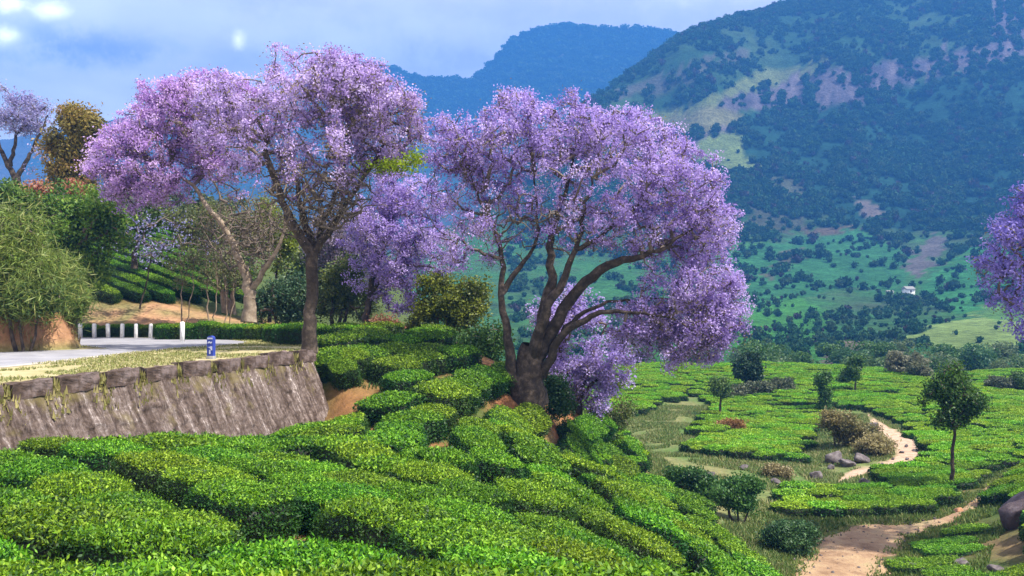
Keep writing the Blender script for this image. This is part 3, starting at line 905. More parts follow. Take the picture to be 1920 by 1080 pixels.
# ------------------------------------------------------------------ tea bushes
def tea_mesh(name, nleaf, leaf, seed, L=2.45, Wd=1.7, H=0.95, young=0.72, bright=1.0):
    r = np.random.default_rng(seed)
    def surf(th, q):
        """q 0..1: centre of the top to the foot of the side"""
        ct, st = np.cos(th), np.sin(th)
        sup = (np.abs(ct) ** 3.2 + np.abs(st) ** 3.2) ** (-1 / 3.2)
        wob = 1 + 0.16 * fbm(ct * 1.6 + seed * 3.1, st * 1.6, 3, seed)
        rr = np.where(q < 0.6, q / 0.6 * 0.93, 0.93 + 0.07 * np.sin(np.clip((q - 0.6) / 0.4, 0, 1) * math.pi * 0.8))
        x = ct * sup * wob * rr * L / 2; y = st * sup * wob * rr * Wd / 2
        top = H * (1 - 0.14 * (np.clip(q / 0.6, 0, 1)) ** 3) + 0.09 * fbm(x * 1.5 + seed, y * 1.5, 3, seed + 9)
        z = np.where(q < 0.6, top, top * (1 - (np.clip((q - 0.6) / 0.4, 0, 1)) ** 1.1) - 0.25 * np.clip((q - 0.6) / 0.4, 0, 1))
        return np.stack([x, y, z], -1)
    # dark woody core under the leaves
    th, q = np.meshgrid(np.linspace(0, 2 * math.pi, 25), np.linspace(0, 1, 12), indexing="ij")
    Vc = (surf(th, q) * np.array([0.93, 0.92, 0.93])).reshape(-1, 3); Fc = grid_faces(25, 12)
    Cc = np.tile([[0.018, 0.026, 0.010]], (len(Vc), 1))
    th = r.random(nleaf) * 2 * math.pi
    q = np.where(r.random(nleaf) < 0.56, 0.6 * np.sqrt(r.random(nleaf)), 0.6 + 0.38 * r.random(nleaf))
    P = surf(th, q); e1 = surf(th + 0.03, q) - surf(th - 0.03, q); e2 = surf(th, q + 0.02) - surf(th, q - 0.02)
    nr = np.cross(e2, e1); nr = nr / (np.linalg.norm(nr, axis=1, keepdims=True) + 1e-9)
    nr = np.where((nr * (P - np.array([0, 0, H * 0.3]))).sum(1, keepdims=True) < 0, -nr, nr)
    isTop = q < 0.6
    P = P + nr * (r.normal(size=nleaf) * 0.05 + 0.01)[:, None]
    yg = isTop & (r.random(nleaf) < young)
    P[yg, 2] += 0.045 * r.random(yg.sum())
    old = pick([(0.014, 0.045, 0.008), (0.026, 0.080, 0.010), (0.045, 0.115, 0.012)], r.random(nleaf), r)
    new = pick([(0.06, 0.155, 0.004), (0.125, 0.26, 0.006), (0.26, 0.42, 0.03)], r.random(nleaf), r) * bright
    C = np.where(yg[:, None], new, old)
    ax = nr * 0.35 + np.array([0, 0, 0.55])
    V, Fl = leaf_quads(P, leaf, leaf * 0.45, nr, 0.45, 0.35, r, axis=ax, amix=0.4)
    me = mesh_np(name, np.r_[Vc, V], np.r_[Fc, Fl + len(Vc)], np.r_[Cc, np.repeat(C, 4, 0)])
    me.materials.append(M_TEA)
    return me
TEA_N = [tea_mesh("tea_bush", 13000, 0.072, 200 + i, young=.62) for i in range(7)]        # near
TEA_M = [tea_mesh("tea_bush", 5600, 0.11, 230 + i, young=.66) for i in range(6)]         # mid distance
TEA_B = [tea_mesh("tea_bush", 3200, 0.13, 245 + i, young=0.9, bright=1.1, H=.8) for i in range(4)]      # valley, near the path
TEA_F = [tea_mesh("tea_bush", 1500, 0.19, 260 + i, young=0.92, bright=1.3, H=.8) for i in range(5)]  # valley

def slope_dir(x, y, h=1.2):
    gx = (ground(x + h, y) - ground(x - h, y)) / (2 * h); gy = (ground(x, y + h) - ground(x, y - h)) / (2 * h)
    return gx, gy

# rows follow the contours of the near slope: evenly spaced streamlines
def near_zone(x, y):
    px = CX + F * x / y
    z = ground(x, y)
    rel = np.array([x, y]).T - WA
    s_ = (rel @ WD) / (WD @ WD); dist = rel @ WN
    behind = (s_ < 1.0) & (dist < 0.95 + 0.37 * np.clip(-2.8 - z, 0, 5))
    plateau = (y > 41) & (px < 600) & (s_ >= 1.0)
    ok = (z > -11.2) & (y > 6.5) & (y < 60) & (px > -260) & (px < 1520) & ~behind & ~plateau
    ok &= ~((y > 47.5) & (px > 830) & (px < 1010)) & ~((y > 57.5) & (px < 1130))
    ok &= ~((px < 640) & (y > 46))
    return ok
BARE = [(675, 765, 26, 46), (922, 850, 16, 30), (1180, 890, 30, 12), (988, 738, 26, 14), (578, 668, 26, 30)]
def bare(x, y, z):
    px = CX + F * x / y; py = prow(y, z)
    return any(((px - a) / c_) ** 2 + ((py - b) / d) ** 2 < 1 for a, b, c_, d in BARE)
def row_dir(x, y):
    gx, gy = slope_dir(x, y)
    gx = float(gx[0]) - 0.05; gy = float(gy[0]) - 0.03
    n = math.hypot(gx, gy) + 1e-6
    return np.array([-gy / n, gx / n])
ROW, STEP = 2.0, 0.5
lines = []; pts_all = np.zeros((0, 2))
queue = [np.array([0.0, 16.0]), np.array([-5.0, 12.0]), np.array([-4.0, 38.0]), np.array([5.0, 36.0])]
dcache = {}
while queue and len(lines) < 140:
    s0 = queue.pop(0)
    if not near_zone(np.array([s0[0]]), np.array([s0[1]]))[0]:
        continue
    if len(pts_all) and np.min(np.linalg.norm(pts_all - s0, axis=1)) < ROW * 0.93:
        continue
    line = [s0]
    for sg in (1, -1):
        p = s0.copy(); d_prev = row_dir(*p) * sg
        for _ in range(90):
            d = row_dir(*p)
            if d @ d_prev < 0: d = -d
            d_prev = d
            p = p + d * STEP
            if not near_zone(np.array([p[0]]), np.array([p[1]]))[0]: break
            if len(pts_all) and np.min(np.linalg.norm(pts_all - p, axis=1)) < ROW * 0.80: break
            if sg == 1: line.append(p.copy())
            else: line.insert(0, p.copy())
    if len(line) < 3: continue
    lines.append(np.array(line)); pts_all = np.r_[pts_all, lines[-1]]
    for p in lines[-1][::3]:
        d = row_dir(*p); nrm = np.array([-d[1], d[0]])
        queue.append(p + nrm * ROW * 1.0); queue.append(p - nrm * ROW * 1.0)
spots = []
for ln in lines:
    L = (len(ln) - 1) * STEP
    s_ = random.uniform(0.4, 1.0)
    while s_ < L:
        i = min(int(s_ / STEP), len(ln) - 2); f = s_ / STEP - i
        p = ln[i] * (1 - f) + ln[i + 1] * f; d = ln[i + 1] - ln[i]
        sc = random.uniform(0.85, 1.12) * (1.14 if p[1] > 33 else 1.0)
        spots.append((p[0], p[1], math.atan2(d[1], d[0]), sc))
        s_ += 2.0 * sc * random.uniform(0.92, 1.1) + (0.45 if random.random() < 0.12 else 0)
print("tea rows", len(lines), "bushes", len(spots))

def place_bush(x, y, rz, sc, z=None, lib=None, label=None, group=None, hs=1.0, tilt=True, wsc=1.0):
    z = gz(x, y) if z is None else z
    lib = lib or (TEA_N if y < 24 else TEA_M)
    o = bpy.data.objects.new("tea_bush", random.choice(lib))
    COL.objects.link(o)
    if random.random() < 0.5: rz += math.pi
    if tilt:
        gx, gy = slope_dir(x, y)
        n = Vector((-float(gx[0]) * 0.8, -float(gy[0]) * 0.8, 1)).normalized()
        q = Vector((0, 0, 1)).rotation_difference(n) @ Matrix.Rotation(rz, 3, "Z").to_quaternion()
        o.rotation_euler = q.to_euler()
    else:
        o.rotation_euler = (0, 0, rz)
    o.location = (x, y, z - 0.05)
    o.scale = (sc, sc * random.uniform(0.95, 1.1) * wsc, hs * random.uniform(0.85, 1.12))
    tag(o, label, "tea bush", group)
    return o
NEAR_LABEL = "clipped flat-topped tea bush in the contour rows on the near slope"
near_spots = []
for x, y, rz, sc in spots:
    z = gz(x, y)
    if bare(x, y, z): continue
    px = CX + F * x / y; py = prow(y, z + 0.9)
    if px < -160 or py > 1180 or px > 1560: continue
    near_spots.append((x, y, rz, sc, z))
near_spots.sort(key=lambda s_: s_[1])
print("near bushes", len(near_spots))
MAXB = 285
def near_label(x, y, z):
    px = CX + F * x / y; py = prow(y, z + 0.5)
    near = lambda a, b, rx, ry: ((px - a) / rx) ** 2 + ((py - b) / ry) ** 2 < 1
    if near(675, 755, 80, 75): return "clipped tea bush bordering the strip of bare orange soil by the wall end"
    if near(922, 840, 75, 60): return "clipped tea bush beside the small bare soil gap in mid slope"
    if near(990, 740, 120, 75): return "clipped tea bush just below the thick trunk of the largest jacaranda"
    if near(600, 650, 100, 50): return "clipped tea bush close to the slender jacaranda trunk at the wall end"
    if y > 43.5 and px < 900: return "bright clipped tea bush along the crest between the two big jacarandas"
    d = (np.array([x, y]) - WA) @ WN
    if d < 5.0 and y > 19: return "clipped tea bush close to the foot of the stone retaining wall"
    if px > 1040 and z < -8.2: return "clipped tea bush low on the falling flank next to the valley scrub"
    if px > 1040 and y > 26: return "clipped tea bush on the upper flank falling away to the valley"
    if px > 1000: return "clipped tea bush at the turn of the slope above the dirt path"
    if y < 12.5: return "clipped tea bush with large crisp leaves in the rows closest to the viewer"
    if y < 17: return "clipped tea bush in the second band of rows from the bottom edge"
    if y < 24: return "clipped tea bush in the middle band of rows below the stone wall"
    return "clipped tea bush in the upper mid slope between wall end and crest"
for x, y, rz, sc, z in near_spots[:MAXB]:
    place_bush(x, y, rz, sc, z, label=near_label(x, y, z), group="tea bushes on the near slope")
rest = near_spots[MAXB:]

# ------------------------------------------------------------------ scattering (stuff)
def scatter(name, P, rot, scl, idx, meshes, kind="stuff"):
    me = bpy.data.meshes.new(name)
    me.vertices.add(len(P)); me.vertices.foreach_set("co", np.asarray(P, np.float32).ravel())
    for nm, ty, data in (("rot", "FLOAT_VECTOR", rot), ("scl", "FLOAT_VECTOR", scl)):
        a = me.attributes.new(nm, ty, "POINT"); a.data.foreach_set("vector", np.asarray(data, np.float32).ravel())
    a = me.attributes.new("idx", "INT", "POINT"); a.data.foreach_set("value", np.asarray(idx, np.int32))
    o = obj(name, me); o["kind"] = kind
    g = bpy.data.node_groups.new(name, "GeometryNodeTree")
    g.interface.new_socket("Geometry", in_out="INPUT", socket_type="NodeSocketGeometry")
    g.interface.new_socket("Geometry", in_out="OUTPUT", socket_type="NodeSocketGeometry")
    gi = g.nodes.new("NodeGroupInput"); go = g.nodes.new("NodeGroupOutput")
    ip = g.nodes.new("GeometryNodeInstanceOnPoints"); ip.inputs["Pick Instance"].default_value = True
    jn = g.nodes.new("GeometryNodeJoinGeometry")
    for k in range(len(meshes) - 1, -1, -1):
        src = bpy.data.objects.new(name + "_source", meshes[k])
        oi = g.nodes.new("GeometryNodeObjectInfo"); oi.inputs["Object"].default_value = src; oi.inputs["As Instance"].default_value = True
        g.links.new(oi.outputs["Geometry"], jn.inputs[0])
    def na(nm, ty):
        n = g.nodes.new("GeometryNodeInputNamedAttribute"); n.data_type = ty; n.inputs["Name"].default_value = nm
        return n.outputs["Attribute"]
    g.links.new(gi.outputs[0], ip.inputs["Points"]); g.links.new(jn.outputs[0], ip.inputs["Instance"])
    g.links.new(na("idx", "INT"), ip.inputs["Instance Index"])
    g.links.new(na("rot", "FLOAT_VECTOR"), ip.inputs["Rotation"])
    g.links.new(na("scl", "FLOAT_VECTOR"), ip.inputs["Scale"])
    g.links.new(ip.outputs[0], go.inputs[0])
    md = o.modifiers.new("scatter", "NODES"); md.node_group = g
    return o

# valley fields: rows of clipped bushes
PATH = [(1545, 1130, 150), (1570, 1070, 160), (1600, 1025, 165), (1650, 998, 130), (1720, 990, 60), (1780, 975, 38), (1822, 950, 30), (1850, 925, 24), (1872, 903, 18), (1892, 885, 12)]
path_pts = [gat(a, b) for a, b, _ in PATH]
path_w = [w_ / F * p[1] for (a, b, w_), p in zip(PATH, path_pts)]
pc = resample(np.c_[np.array(path_pts), np.array(path_w)], 0.35)
pz = np.array([p[2] for p in path_pts])

def field_rows(y0, y1, pxa, pxb, dy, dx, seed):
    r = np.random.default_rng(seed); o = []
    y = y0
    while y < y1:
        xs = np.arange((pxa - CX) / F * y, (pxb - CX) / F * y, dx)
        xs = xs + r.normal(size=len(xs)) * 0.25 + r.random() * dx
        ys = y + 1.6 * fbm(xs / 14, np.full(len(xs), y / 14), 3, seed) * 2 + r.normal(size=len(xs)) * 0.10
        o.append(np.c_[xs, ys]); y += dy
    return np.concatenate(o)
fp = field_rows(37, 165, 1060, 2250, 1.48, 1.7, 300)
fz = ground(fp[:, 0], fp[:, 1])
fpx = CX + F * fp[:, 0] / fp[:, 1]; fpy = prow(fp[:, 1], fz)
keep = (fz < -9.6) & (fpx < 2200) & (fp[:, 1] > 36)
fn = fbm(fp[:, 0] * 0.12, fp[:, 1] * 0.12, 3, 301)
keep &= ~(inpoly(fpx + 20 * fn, fpy + 10 * fn, SCRUB) & ~inpoly(fpx, fpy, LAWN))
keep &= ~inpoly(fpx, fpy, STREAM)
dpath = np.min(np.linalg.norm(fp[:, None, :] - pc[None, ::2, :2], axis=2) - pc[None, ::2, 3] * 0.5, axis=1)
keep &= dpath > 0.95
keep &= ~((fpx < 1480) & (fpy > 900))
keep &= fbm(fp[:, 0] * 0.05, fp[:, 1] * 0.09, 2, 305) > -0.62
fp, fz, fpx, fpy = fp[keep], fz[keep], fpx[keep], fpy[keep]
near_f = (fp[:, 1] < 63) & (fpx > 1560) & (fpx < 1960) & (fpy < 1120)
print("field bushes", len(fp), "near field", near_f.sum())
for (x, y), z in list(zip(fp[near_f], fz[near_f]))[:180]:
    d_ = pc[:, :2] - np.array([x, y]); j_ = int(np.argmin((d_ ** 2).sum(1)))
    below = prow(y, z) > prow(pc[j_, 1], pc[j_, 2])
    lab = ("low tea bush in the rows on the slope below the dirt path" if below else "bright tea bush round the lone shade tree above the dirt path") if (d_ ** 2).sum(1).min() > 5 else ("low tea bush along the lower edge of the dirt path" if below else "bright tea bush along the upper edge of the dirt path")
    bpx, bpy_ = CX + F * x / y, prow(y, z)
    if bpx > 1835 and 940 < bpy_ < 1090: continue
    low = below and y < pc[j_, 1] + .5 and (d_ ** 2).sum(1).min() < 26
    place_bush(x, y, random.uniform(-0.15, 0.15), random.uniform(0.85, 1.0), z - (.2 if low else 0), lib=TEA_B, label=lab, group="tea bushes beside the dirt path", hs=0.6 if low else 0.85)
fp, fz = fp[~near_f], fz[~near_f]
extra_p = np.array([[s_[0], s_[1]] for s_ in rest]).reshape(-1, 2); extra_z = np.array([s_[4] for s_ in rest])
n = len(fp)
rr = np.random.default_rng(9)
rot = np.zeros((n, 3)); rot[:, 2] = rr.normal(size=n) * 0.12 + (rr.random(n) < 0.5) * math.pi
scl = np.c_[0.85 + 0.25 * rr.random(n), 0.85 + 0.2 * rr.random(n), 0.75 + 0.25 * rr.random(n)]
scatter("tea_field", np.c_[fp, fz - 0.05], rot, scl, rr.integers(0, 5, n), TEA_F)
if len(rest):
    n = len(rest)
    rot = np.zeros((n, 3)); rot[:, 2] = [s_[2] for s_ in rest]
    scatter("slope_tea", np.c_[extra_p, extra_z - 0.05], rot, np.ones((n, 3)), rr.integers(0, 6, n), TEA_M)

for px, py, Y, sc in [(648, 700, 41.8, .7), (628, 668, 43.0, .75), (660, 690, 43.0, .8), (1120, 815, 52, 1.0), (1100, 800, 53, 1.0), (1150, 830, 54, 1.1), (1085, 812, 50.5, 1.0), (1060, 800, 50, .9)]:
    x = (px - CX) / F * Y
    if sc < .9: place_bush(x, Y, -1.1, sc, None, TEA_M, "small tea bush squeezed between the wall end and the bare soil strip", "tea bushes on the near slope", hs=.95)
    else: place_bush(x, Y, -.6, sc, None, TEA_M, "tea bush on the far side of the crest under the small low jacaranda", "tea bushes on the near slope")
# hedge along the far side of the road, and rows on the hillside behind it
for k, px in enumerate(np.arange(318, 575, 24)):
    Y = 52.5 - 0.9 * max(0, (px - 420) / 60) 
    x = (px - CX) / F * Y
    place_bush(x, Y, 0.15 if px < 450 else -0.35, 0.62, ZR, TEA_M, "bright green bush of the low hedge along the far road edge", "hedge bushes along the road", hs=0.95, tilt=False, wsc=1.3)
for px, Y in [(545, 47.5), (560, 46), (585, 47), (530, 49)]:
    place_bush((px - CX) / F * Y, Y, -0.3, 0.8, ZR, TEA_M, "broad clipped bush in the patch left of the wall-end tree", "bushes by the end of the wall", tilt=False)
for px in (120, 165, 195, 222, 250, 278, 305):
    Y = 55.6
    place_bush((px - CX) / F * Y, Y, 0.05, 0.55, ZR, TEA_M, "dark low bush behind the white guard posts", "low bushes behind the guard posts", hs=0.75, tilt=False)
n_h = 0
for k in range(17):
    zc = -0.2 + k * 0.78
    row = []
    for px in np.arange(118, 475, 50.0):
        zt = zc - (px - 120) * 0.0165
        if zt < -0.75: continue
        Ys = np.linspace(60.5, 110, 120); xs = (px - CX) / F * Ys
        zg = ground(xs, Ys)
        i = int(np.argmax(zg > zt))
        if i == 0: continue
        row.append(np.array([xs[i], Ys[i], zg[i]]))
    for a, b in zip(row[:-1], row[1:]):
        if np.linalg.norm(b - a) > 6: continue
        d = b - a; m = (a + b) / 2; L = np.linalg.norm(d)
        n_h += 1
        o = place_bush(m[0], m[1], 0, 1.0, m[2], TEA_M, "tea bush in the slanting rows on the hillside behind the road", "tea bushes on the hillside behind the road", tilt=False)
        o.rotation_euler = (0, -math.atan2(d[2], math.hypot(d[0], d[1])), math.atan2(d[1], d[0])); o.scale = (L / 2.15, 0.72, 0.8)
print("hill bushes", n_h)

# dirt path
Vp = []; 
for i in range(len(pc)):
    a = pc[max(0, i - 1)]; b = pc[min(len(pc) - 1, i + 1)]
    d = (b - a)[:2]; d /= np.linalg.norm(d); nr = np.array([-d[1], d[0]])
    w_ = pc[i, 3] * (1 + 0.2 * (vnoise(i * 0.25, 3.3, 5) - 0.5))
    for f in np.linspace(-0.5, 0.5, 17):
        p = pc[i, :2] + nr * w_ * f * (1 + 0.22 * fbm(np.array([i * 0.33]), np.array([3.0 if f > 0 else 9.0]), 3, 6)[0])
        Vp.append((p[0], p[1], gz(*p) + 0.09 - 0.12 * abs(f) ** 3 * 8))
tag(obj("dirt_path", mesh_np("dirt_path", np.array(Vp), grid_faces(len(pc), 17, flip=True), smooth=True), M_PATH), kind="structure")

# ------------------------------------------------------------------ jacarandas
J1 = [(0.29, 0.19, 0.43), (0.45, 0.33, 0.63), (0.58, 0.45, 0.76), (0.67, 0.55, 0.81)]          # pinkish
J2 = [(0.24, 0.16, 0.43), (0.39, 0.28, 0.63), (0.51, 0.39, 0.75), (0.62, 0.50, 0.80)]          # mauve
J3 = [(0.22, 0.18, 0.55), (0.32, 0.26, 0.66), (0.44, 0.36, 0.74)]                              # bluish
POD = [(0.16, 0.12, 0.075), (0.24, 0.19, 0.12), (0.22, 0.21, 0.07)]
def pods(n_tip, per, sp=0.28, size=0.12):
    def fn(r, P, tips):
        t_ = r.choice(tips, min(n_tip, len(tips)), replace=False)
        q = np.repeat(P[t_], per, 0); q = q + r.normal(size=q.shape) * sp - np.array([0, 0, 0.3])
        return [(q, size, 0.5, POD)]
    return fn

Y1 = 41.2
limbs = [limb(Y1, [(579, 662, .36), (579, 630, .29), (583, 560, .26), (588, 500, .24), (590, 470, .24)]),
         limb(Y1, [(588, 480, .22), (560, 445, .19, -.3), (535, 390, .16, -.6), (515, 340, .13, -.8), (492, 275, .10, -.6), (505, 245, .07)]),
         limb(Y1, [(590, 470, .18), (572, 430, .13, .5), (560, 370, .11, .9), (548, 300, .08, 1.2), (540, 230, .05, 1.4)]),
         limb(Y1, [(590, 470, .18), (598, 420, .13, -.5), (605, 350, .11, -.9), (612, 280, .08, -1.3), (620, 210, .05, -1.5)]),
         limb(Y1, [(592, 470, .18), (625, 425, .14, .2), (650, 380, .11, .5), (690, 320, .08, .8), (720, 270, .05, .8)]),
         limb(Y1, [(592, 465, .15), (612, 410, .10, 1.2), (640, 330, .08, 2.0), (660, 250, .05, 2.4)])]
blobs = [pblob(590, 205, Y1, 150, 108, 3.4), pblob(690, 235, Y1, 105, 100, 3.2), pblob(475, 235, Y1, 100, 95, 3.0), pblob(560, 150, Y1, 90, 60, 2.4), pblob(650, 165, Y1, 75, 55, 2.2),
         pblob(730, 240, Y1, 65, 70, 2.2), pblob(435, 185, Y1, 70, 50, 2.2, 1.3), pblob(640, 140, Y1, 75, 42, 2.2, 1.4), pblob(720, 190, Y1, 60, 50, 2.0, 1.2), pblob(590, 300, Y1, 150, 70, 3.2, 0.5), pblob(530, 310, Y1, 80, 60, 2.5, .4)]
def e1(r, P, tips):
    o = pods(420, 26)(r, P, tips)
    q = at(735, 312, Y1 - 1) + r.normal(size=(700, 3)) * np.array([0.55, 0.4, 0.16])
    q2 = at(775, 298, Y1 - 1) + r.normal(size=(300, 3)) * np.array([0.25, 0.3, 0.2])
    o.append((np.r_[q, q2], 0.16, 0.5, [(0.16, 0.25, 0.02), (0.3, 0.38, 0.03)]))
    return o
make_tree("jacaranda_tree", "tall jacaranda with one slender bare trunk rising at the end of the stone wall", "tree", limbs, blobs, 1500, 56, 0.112, J1, 0.20, 0.7, leafmat=M_BLOOM, extra=e1, seed=11, crown_name="blossom", bare=([pblob(575, 370, Y1, 95, 85, 2.8), pblob(650, 360, Y1, 60, 70, 2.2), pblob(600, 400, Y1, 70, 55, 2)], 650))

Y3 = 53
limbs = [limb(Y3, [(466, 604, .42), (467, 570, .32), (470, 545, .30)]),
         limb(Y3, [(468, 552, .26), (455, 500, .2), (430, 440, .17), (395, 395, .13), (360, 350, .09), (320, 310, .06)]),
         limb(Y3, [(470, 548, .2), (500, 500, .15, -.4), (525, 455, .1, -.8), (540, 400, .06, -1)]),
         limb(Y3, [(470, 548, .2), (482, 480, .14, .6), (470, 400, .10, 1), (440, 320, .07, 1.4), (420, 260, .05, 1.4)]),
         limb(Y3, [(470, 548, .18), (465, 480, .12, -.5), (440, 400, .09, -1), (400, 330, .07, -1.6), (350, 260, .05, -2)])]
blobs = [pblob(300, 285, Y3, 120, 85, 3.6), pblob(228, 300, Y3, 58, 70, 2.4), pblob(390, 235, Y3, 110, 85, 3.4), pblob(340, 225, Y3, 80, 60, 2.6), pblob(235, 360, Y3, 40, 35, 1.5), pblob(420, 190, Y3, 70, 60, 2.2),
         pblob(385, 180, Y3, 70, 45, 2.4, 1.3), pblob(390, 330, Y3, 100, 50, 3, .5), pblob(320, 350, Y3, 60, 40, 2, .6)]
J1b = [(0.32, 0.18, 0.45), (0.49, 0.30, 0.64), (0.61, 0.42, 0.75), (0.70, 0.52, 0.79)]
make_tree("jacaranda_tree", "wide pinkish jacaranda with a forked pale trunk behind the road hedge", "tree", limbs, blobs, 1350, 54, 0.125, J1b, 0.23, 0.7, bark=M_BARKP, leafmat=M_BLOOM, extra=pods(380, 26), seed=12, crown_name="blossom", bare=([pblob(440, 430, Y3, 75, 80, 2.6), pblob(480, 470, Y3, 40, 50, 1.5), pblob(500, 420, Y3, 50, 60, 2)], 520))

Y2 = 46
limbs = [limb(Y2, [(990, 752, .98), (988, 715, .78), (990, 680, .68), (1000, 645, .55)]),
         limb(Y2, [(962, 735, .42, -.3), (957, 680, .30, -.4), (950, 610, .25, -.4), (936, 555, .21, -.3), (944, 480, .17), (925, 420, .13), (900, 375, .09), (880, 330, .06)]),
         limb(Y2, [(945, 545, .17), (975, 500, .14, .3), (1005, 465, .10, .8), (1010, 400, .08, 1), (1000, 330, .06, 1.2)]),
         limb(Y2, [(1005, 660, .48), (1020, 585, .38, .4), (1035, 510, .30, .7), (1030, 450, .24, .9), (1050, 390, .16, 1), (1075, 320, .1, 1.2), (1080, 260, .06, 1)]),
         limb(Y2, [(1000, 670, .4, -.4), (1015, 600, .28, -.8), (1050, 540, .22, -1.1), (1080, 470, .17, -1.3), (1095, 410, .13, -1.4), (1110, 330, .08, -1.5)]),
         limb(Y2, [(1010, 670, .46), (1045, 600, .38, -.2), (1085, 535, .32, -.5), (1140, 495, .27, -.8), (1200, 482, .2, -1), (1260, 455, .12, -1.2), (1310, 420, .07, -1.2)]),
         limb(Y2, [(1090, 465, .14, -1.3), (1130, 440, .1, -1.4), (1180, 400, .08, -1.5), (1240, 350, .05, -1.5)]),
         limb(Y2, [(1020, 700, .3, -.2), (1050, 630, .22, -.8), (1090, 598, .18, -1.2), (1140, 582, .14, -1.4), (1200, 585, .10, -1.4), (1270, 600, .07, -1.2), (1330, 640, .05, -1)]),
         limb(Y2, [(1035, 660, .2, -.3), (1080, 590, .13, .2), (1130, 568, .1, .5), (1200, 560, .08, .8), (1290, 560, .05, 1)])]
for L_ in limbs[1:]: L_[:, 3] *= np.linspace(.85, .6, len(L_))
blobs = [pblob(1090, 320, Y2, 220, 120, 4.6), pblob(950, 285, Y2, 125, 85, 3.6), pblob(985, 225, Y2, 85, 55, 2.4), pblob(1070, 245, Y2, 100, 55, 3), pblob(1190, 270, Y2, 100, 65, 3.2), pblob(1280, 350, Y2, 85, 85, 3.2),
         pblob(1330, 420, Y2, 62, 75, 2.6), pblob(1330, 520, Y2, 50, 80, 1.8, 1.1), pblob(1355, 620, Y2, 30, 75, 1.2, 1.2), pblob(855, 370, Y2, 85, 90, 3), pblob(845, 275, Y2, 55, 50, 2), pblob(1150, 420, Y2, 200, 55, 4, .6), pblob(870, 450, Y2, 75, 60, 2.4, .8),
         pblob(1240, 500, Y2, 70, 40, 2.2, .5), pblob(1280, 620, Y2, 80, 55, 2.2, .55), pblob(970, 180, Y2, 35, 20, 1), pblob(1200, 640, Y2, 80, 50, 2, .4), pblob(1368, 690, Y2, 22, 45, .9, 3.0), pblob(1335, 670, Y2, 30, 50, 1.0, 1.8), pblob(1372, 560, Y2, 28, 60, 1.2, 1.6), pblob(1300, 600, Y2, 70, 50, 1.8, 1.6), pblob(1235, 570, Y2, 60, 40, 1.8, 1.1), pblob(1290, 530, Y2, 70, 50, 2.2, 1.4), pblob(1240, 640, Y2, 70, 45, 1.8, 1.0), pblob(1320, 640, Y2, 50, 55, 1.4, 1.6), pblob(1180, 600, Y2, 50, 40, 1.6, .7)]
make_tree("jacaranda_tree", "largest jacaranda, spreading from a thick many-stemmed dark trunk on the slope crest", "tree", limbs, blobs, 2650, 54, 0.118, J2, 0.21, 0.7, leafmat=M_BLOOM, extra=pods(560, 28), seed=13, crown_name="blossom", droop=0.2, bare=([pblob(960, 420, Y2, 80, 60, 2.4), pblob(1080, 420, Y2, 90, 60, 3), pblob(1260, 580, Y2, 90, 40, 2), pblob(1200, 440, Y2, 80, 40, 2)], 420))

Y4 = 57
limbs = [limb(Y4, [(690, 625, .25), (688, 590, .2), (695, 540, .17), (715, 480, .12), (735, 420, .07), (745, 380, .05)]),
         limb(Y4, [(692, 560, .12), (720, 520, .09), (760, 480, .06), (780, 440, .04)])]
blobs = [pblob(750, 350, Y4, 60, 55, 2.2), pblob(700, 400, Y4, 45, 50, 1.8), pblob(735, 440, Y4, 80, 95, 2.8), pblob(780, 400, Y4, 60, 80, 2.4), pblob(700, 480, Y4, 55, 60, 2), pblob(745, 540, Y4, 45, 50, 1.7, .9), pblob(810, 480, Y4, 50, 50, 1.8)]
make_tree("jacaranda_tree", "jacaranda standing back between the two big ones with low purple blossom", "tree", limbs, blobs, 850, 50, 0.132, J2, 0.24, 0.7, leafmat=M_BLOOM, extra=pods(160, 26), seed=14, crown_name="blossom")

Y5 = 56
limbs = [limb(Y5, [(1088, 790, .28), (1085, 760, .2), (1090, 720, .15), (1110, 670, .1), (1130, 620, .06)]),
         limb(Y5, [(1086, 765, .15), (1070, 720, .1), (1050, 660, .08), (1040, 600, .05)]),
         limb(Y5, [(1090, 740, .12), (1125, 700, .09), (1160, 670, .05)]), limb(Y5, [(1080, 780, .12), (1062, 740, .09), (1050, 700, .05)])]
blobs = [pblob(1105, 640, Y5, 75, 60, 2.4), pblob(1150, 680, Y5, 50, 50, 1.8), pblob(1065, 700, Y5, 38, 50, 1.5), pblob(1040, 600, Y5, 50, 55, 1.8), pblob(1110, 720, Y5, 45, 45, 1.5), pblob(1085, 575, Y5, 45, 40, 1.5), pblob(1115, 760, Y5, 22, 25, .8)]
make_tree("jacaranda_tree", "small low jacaranda with lilac blossom beside the thick trunk of the largest tree", "tree", limbs, blobs, 520, 38, 0.17, [(0.34, 0.25, 0.58), (0.46, 0.36, 0.7), (0.58, 0.48, 0.78)], 0.3, 0.65, leafmat=M_BLOOM, extra=pods(240, 26), seed=15, crown_name="blossom")

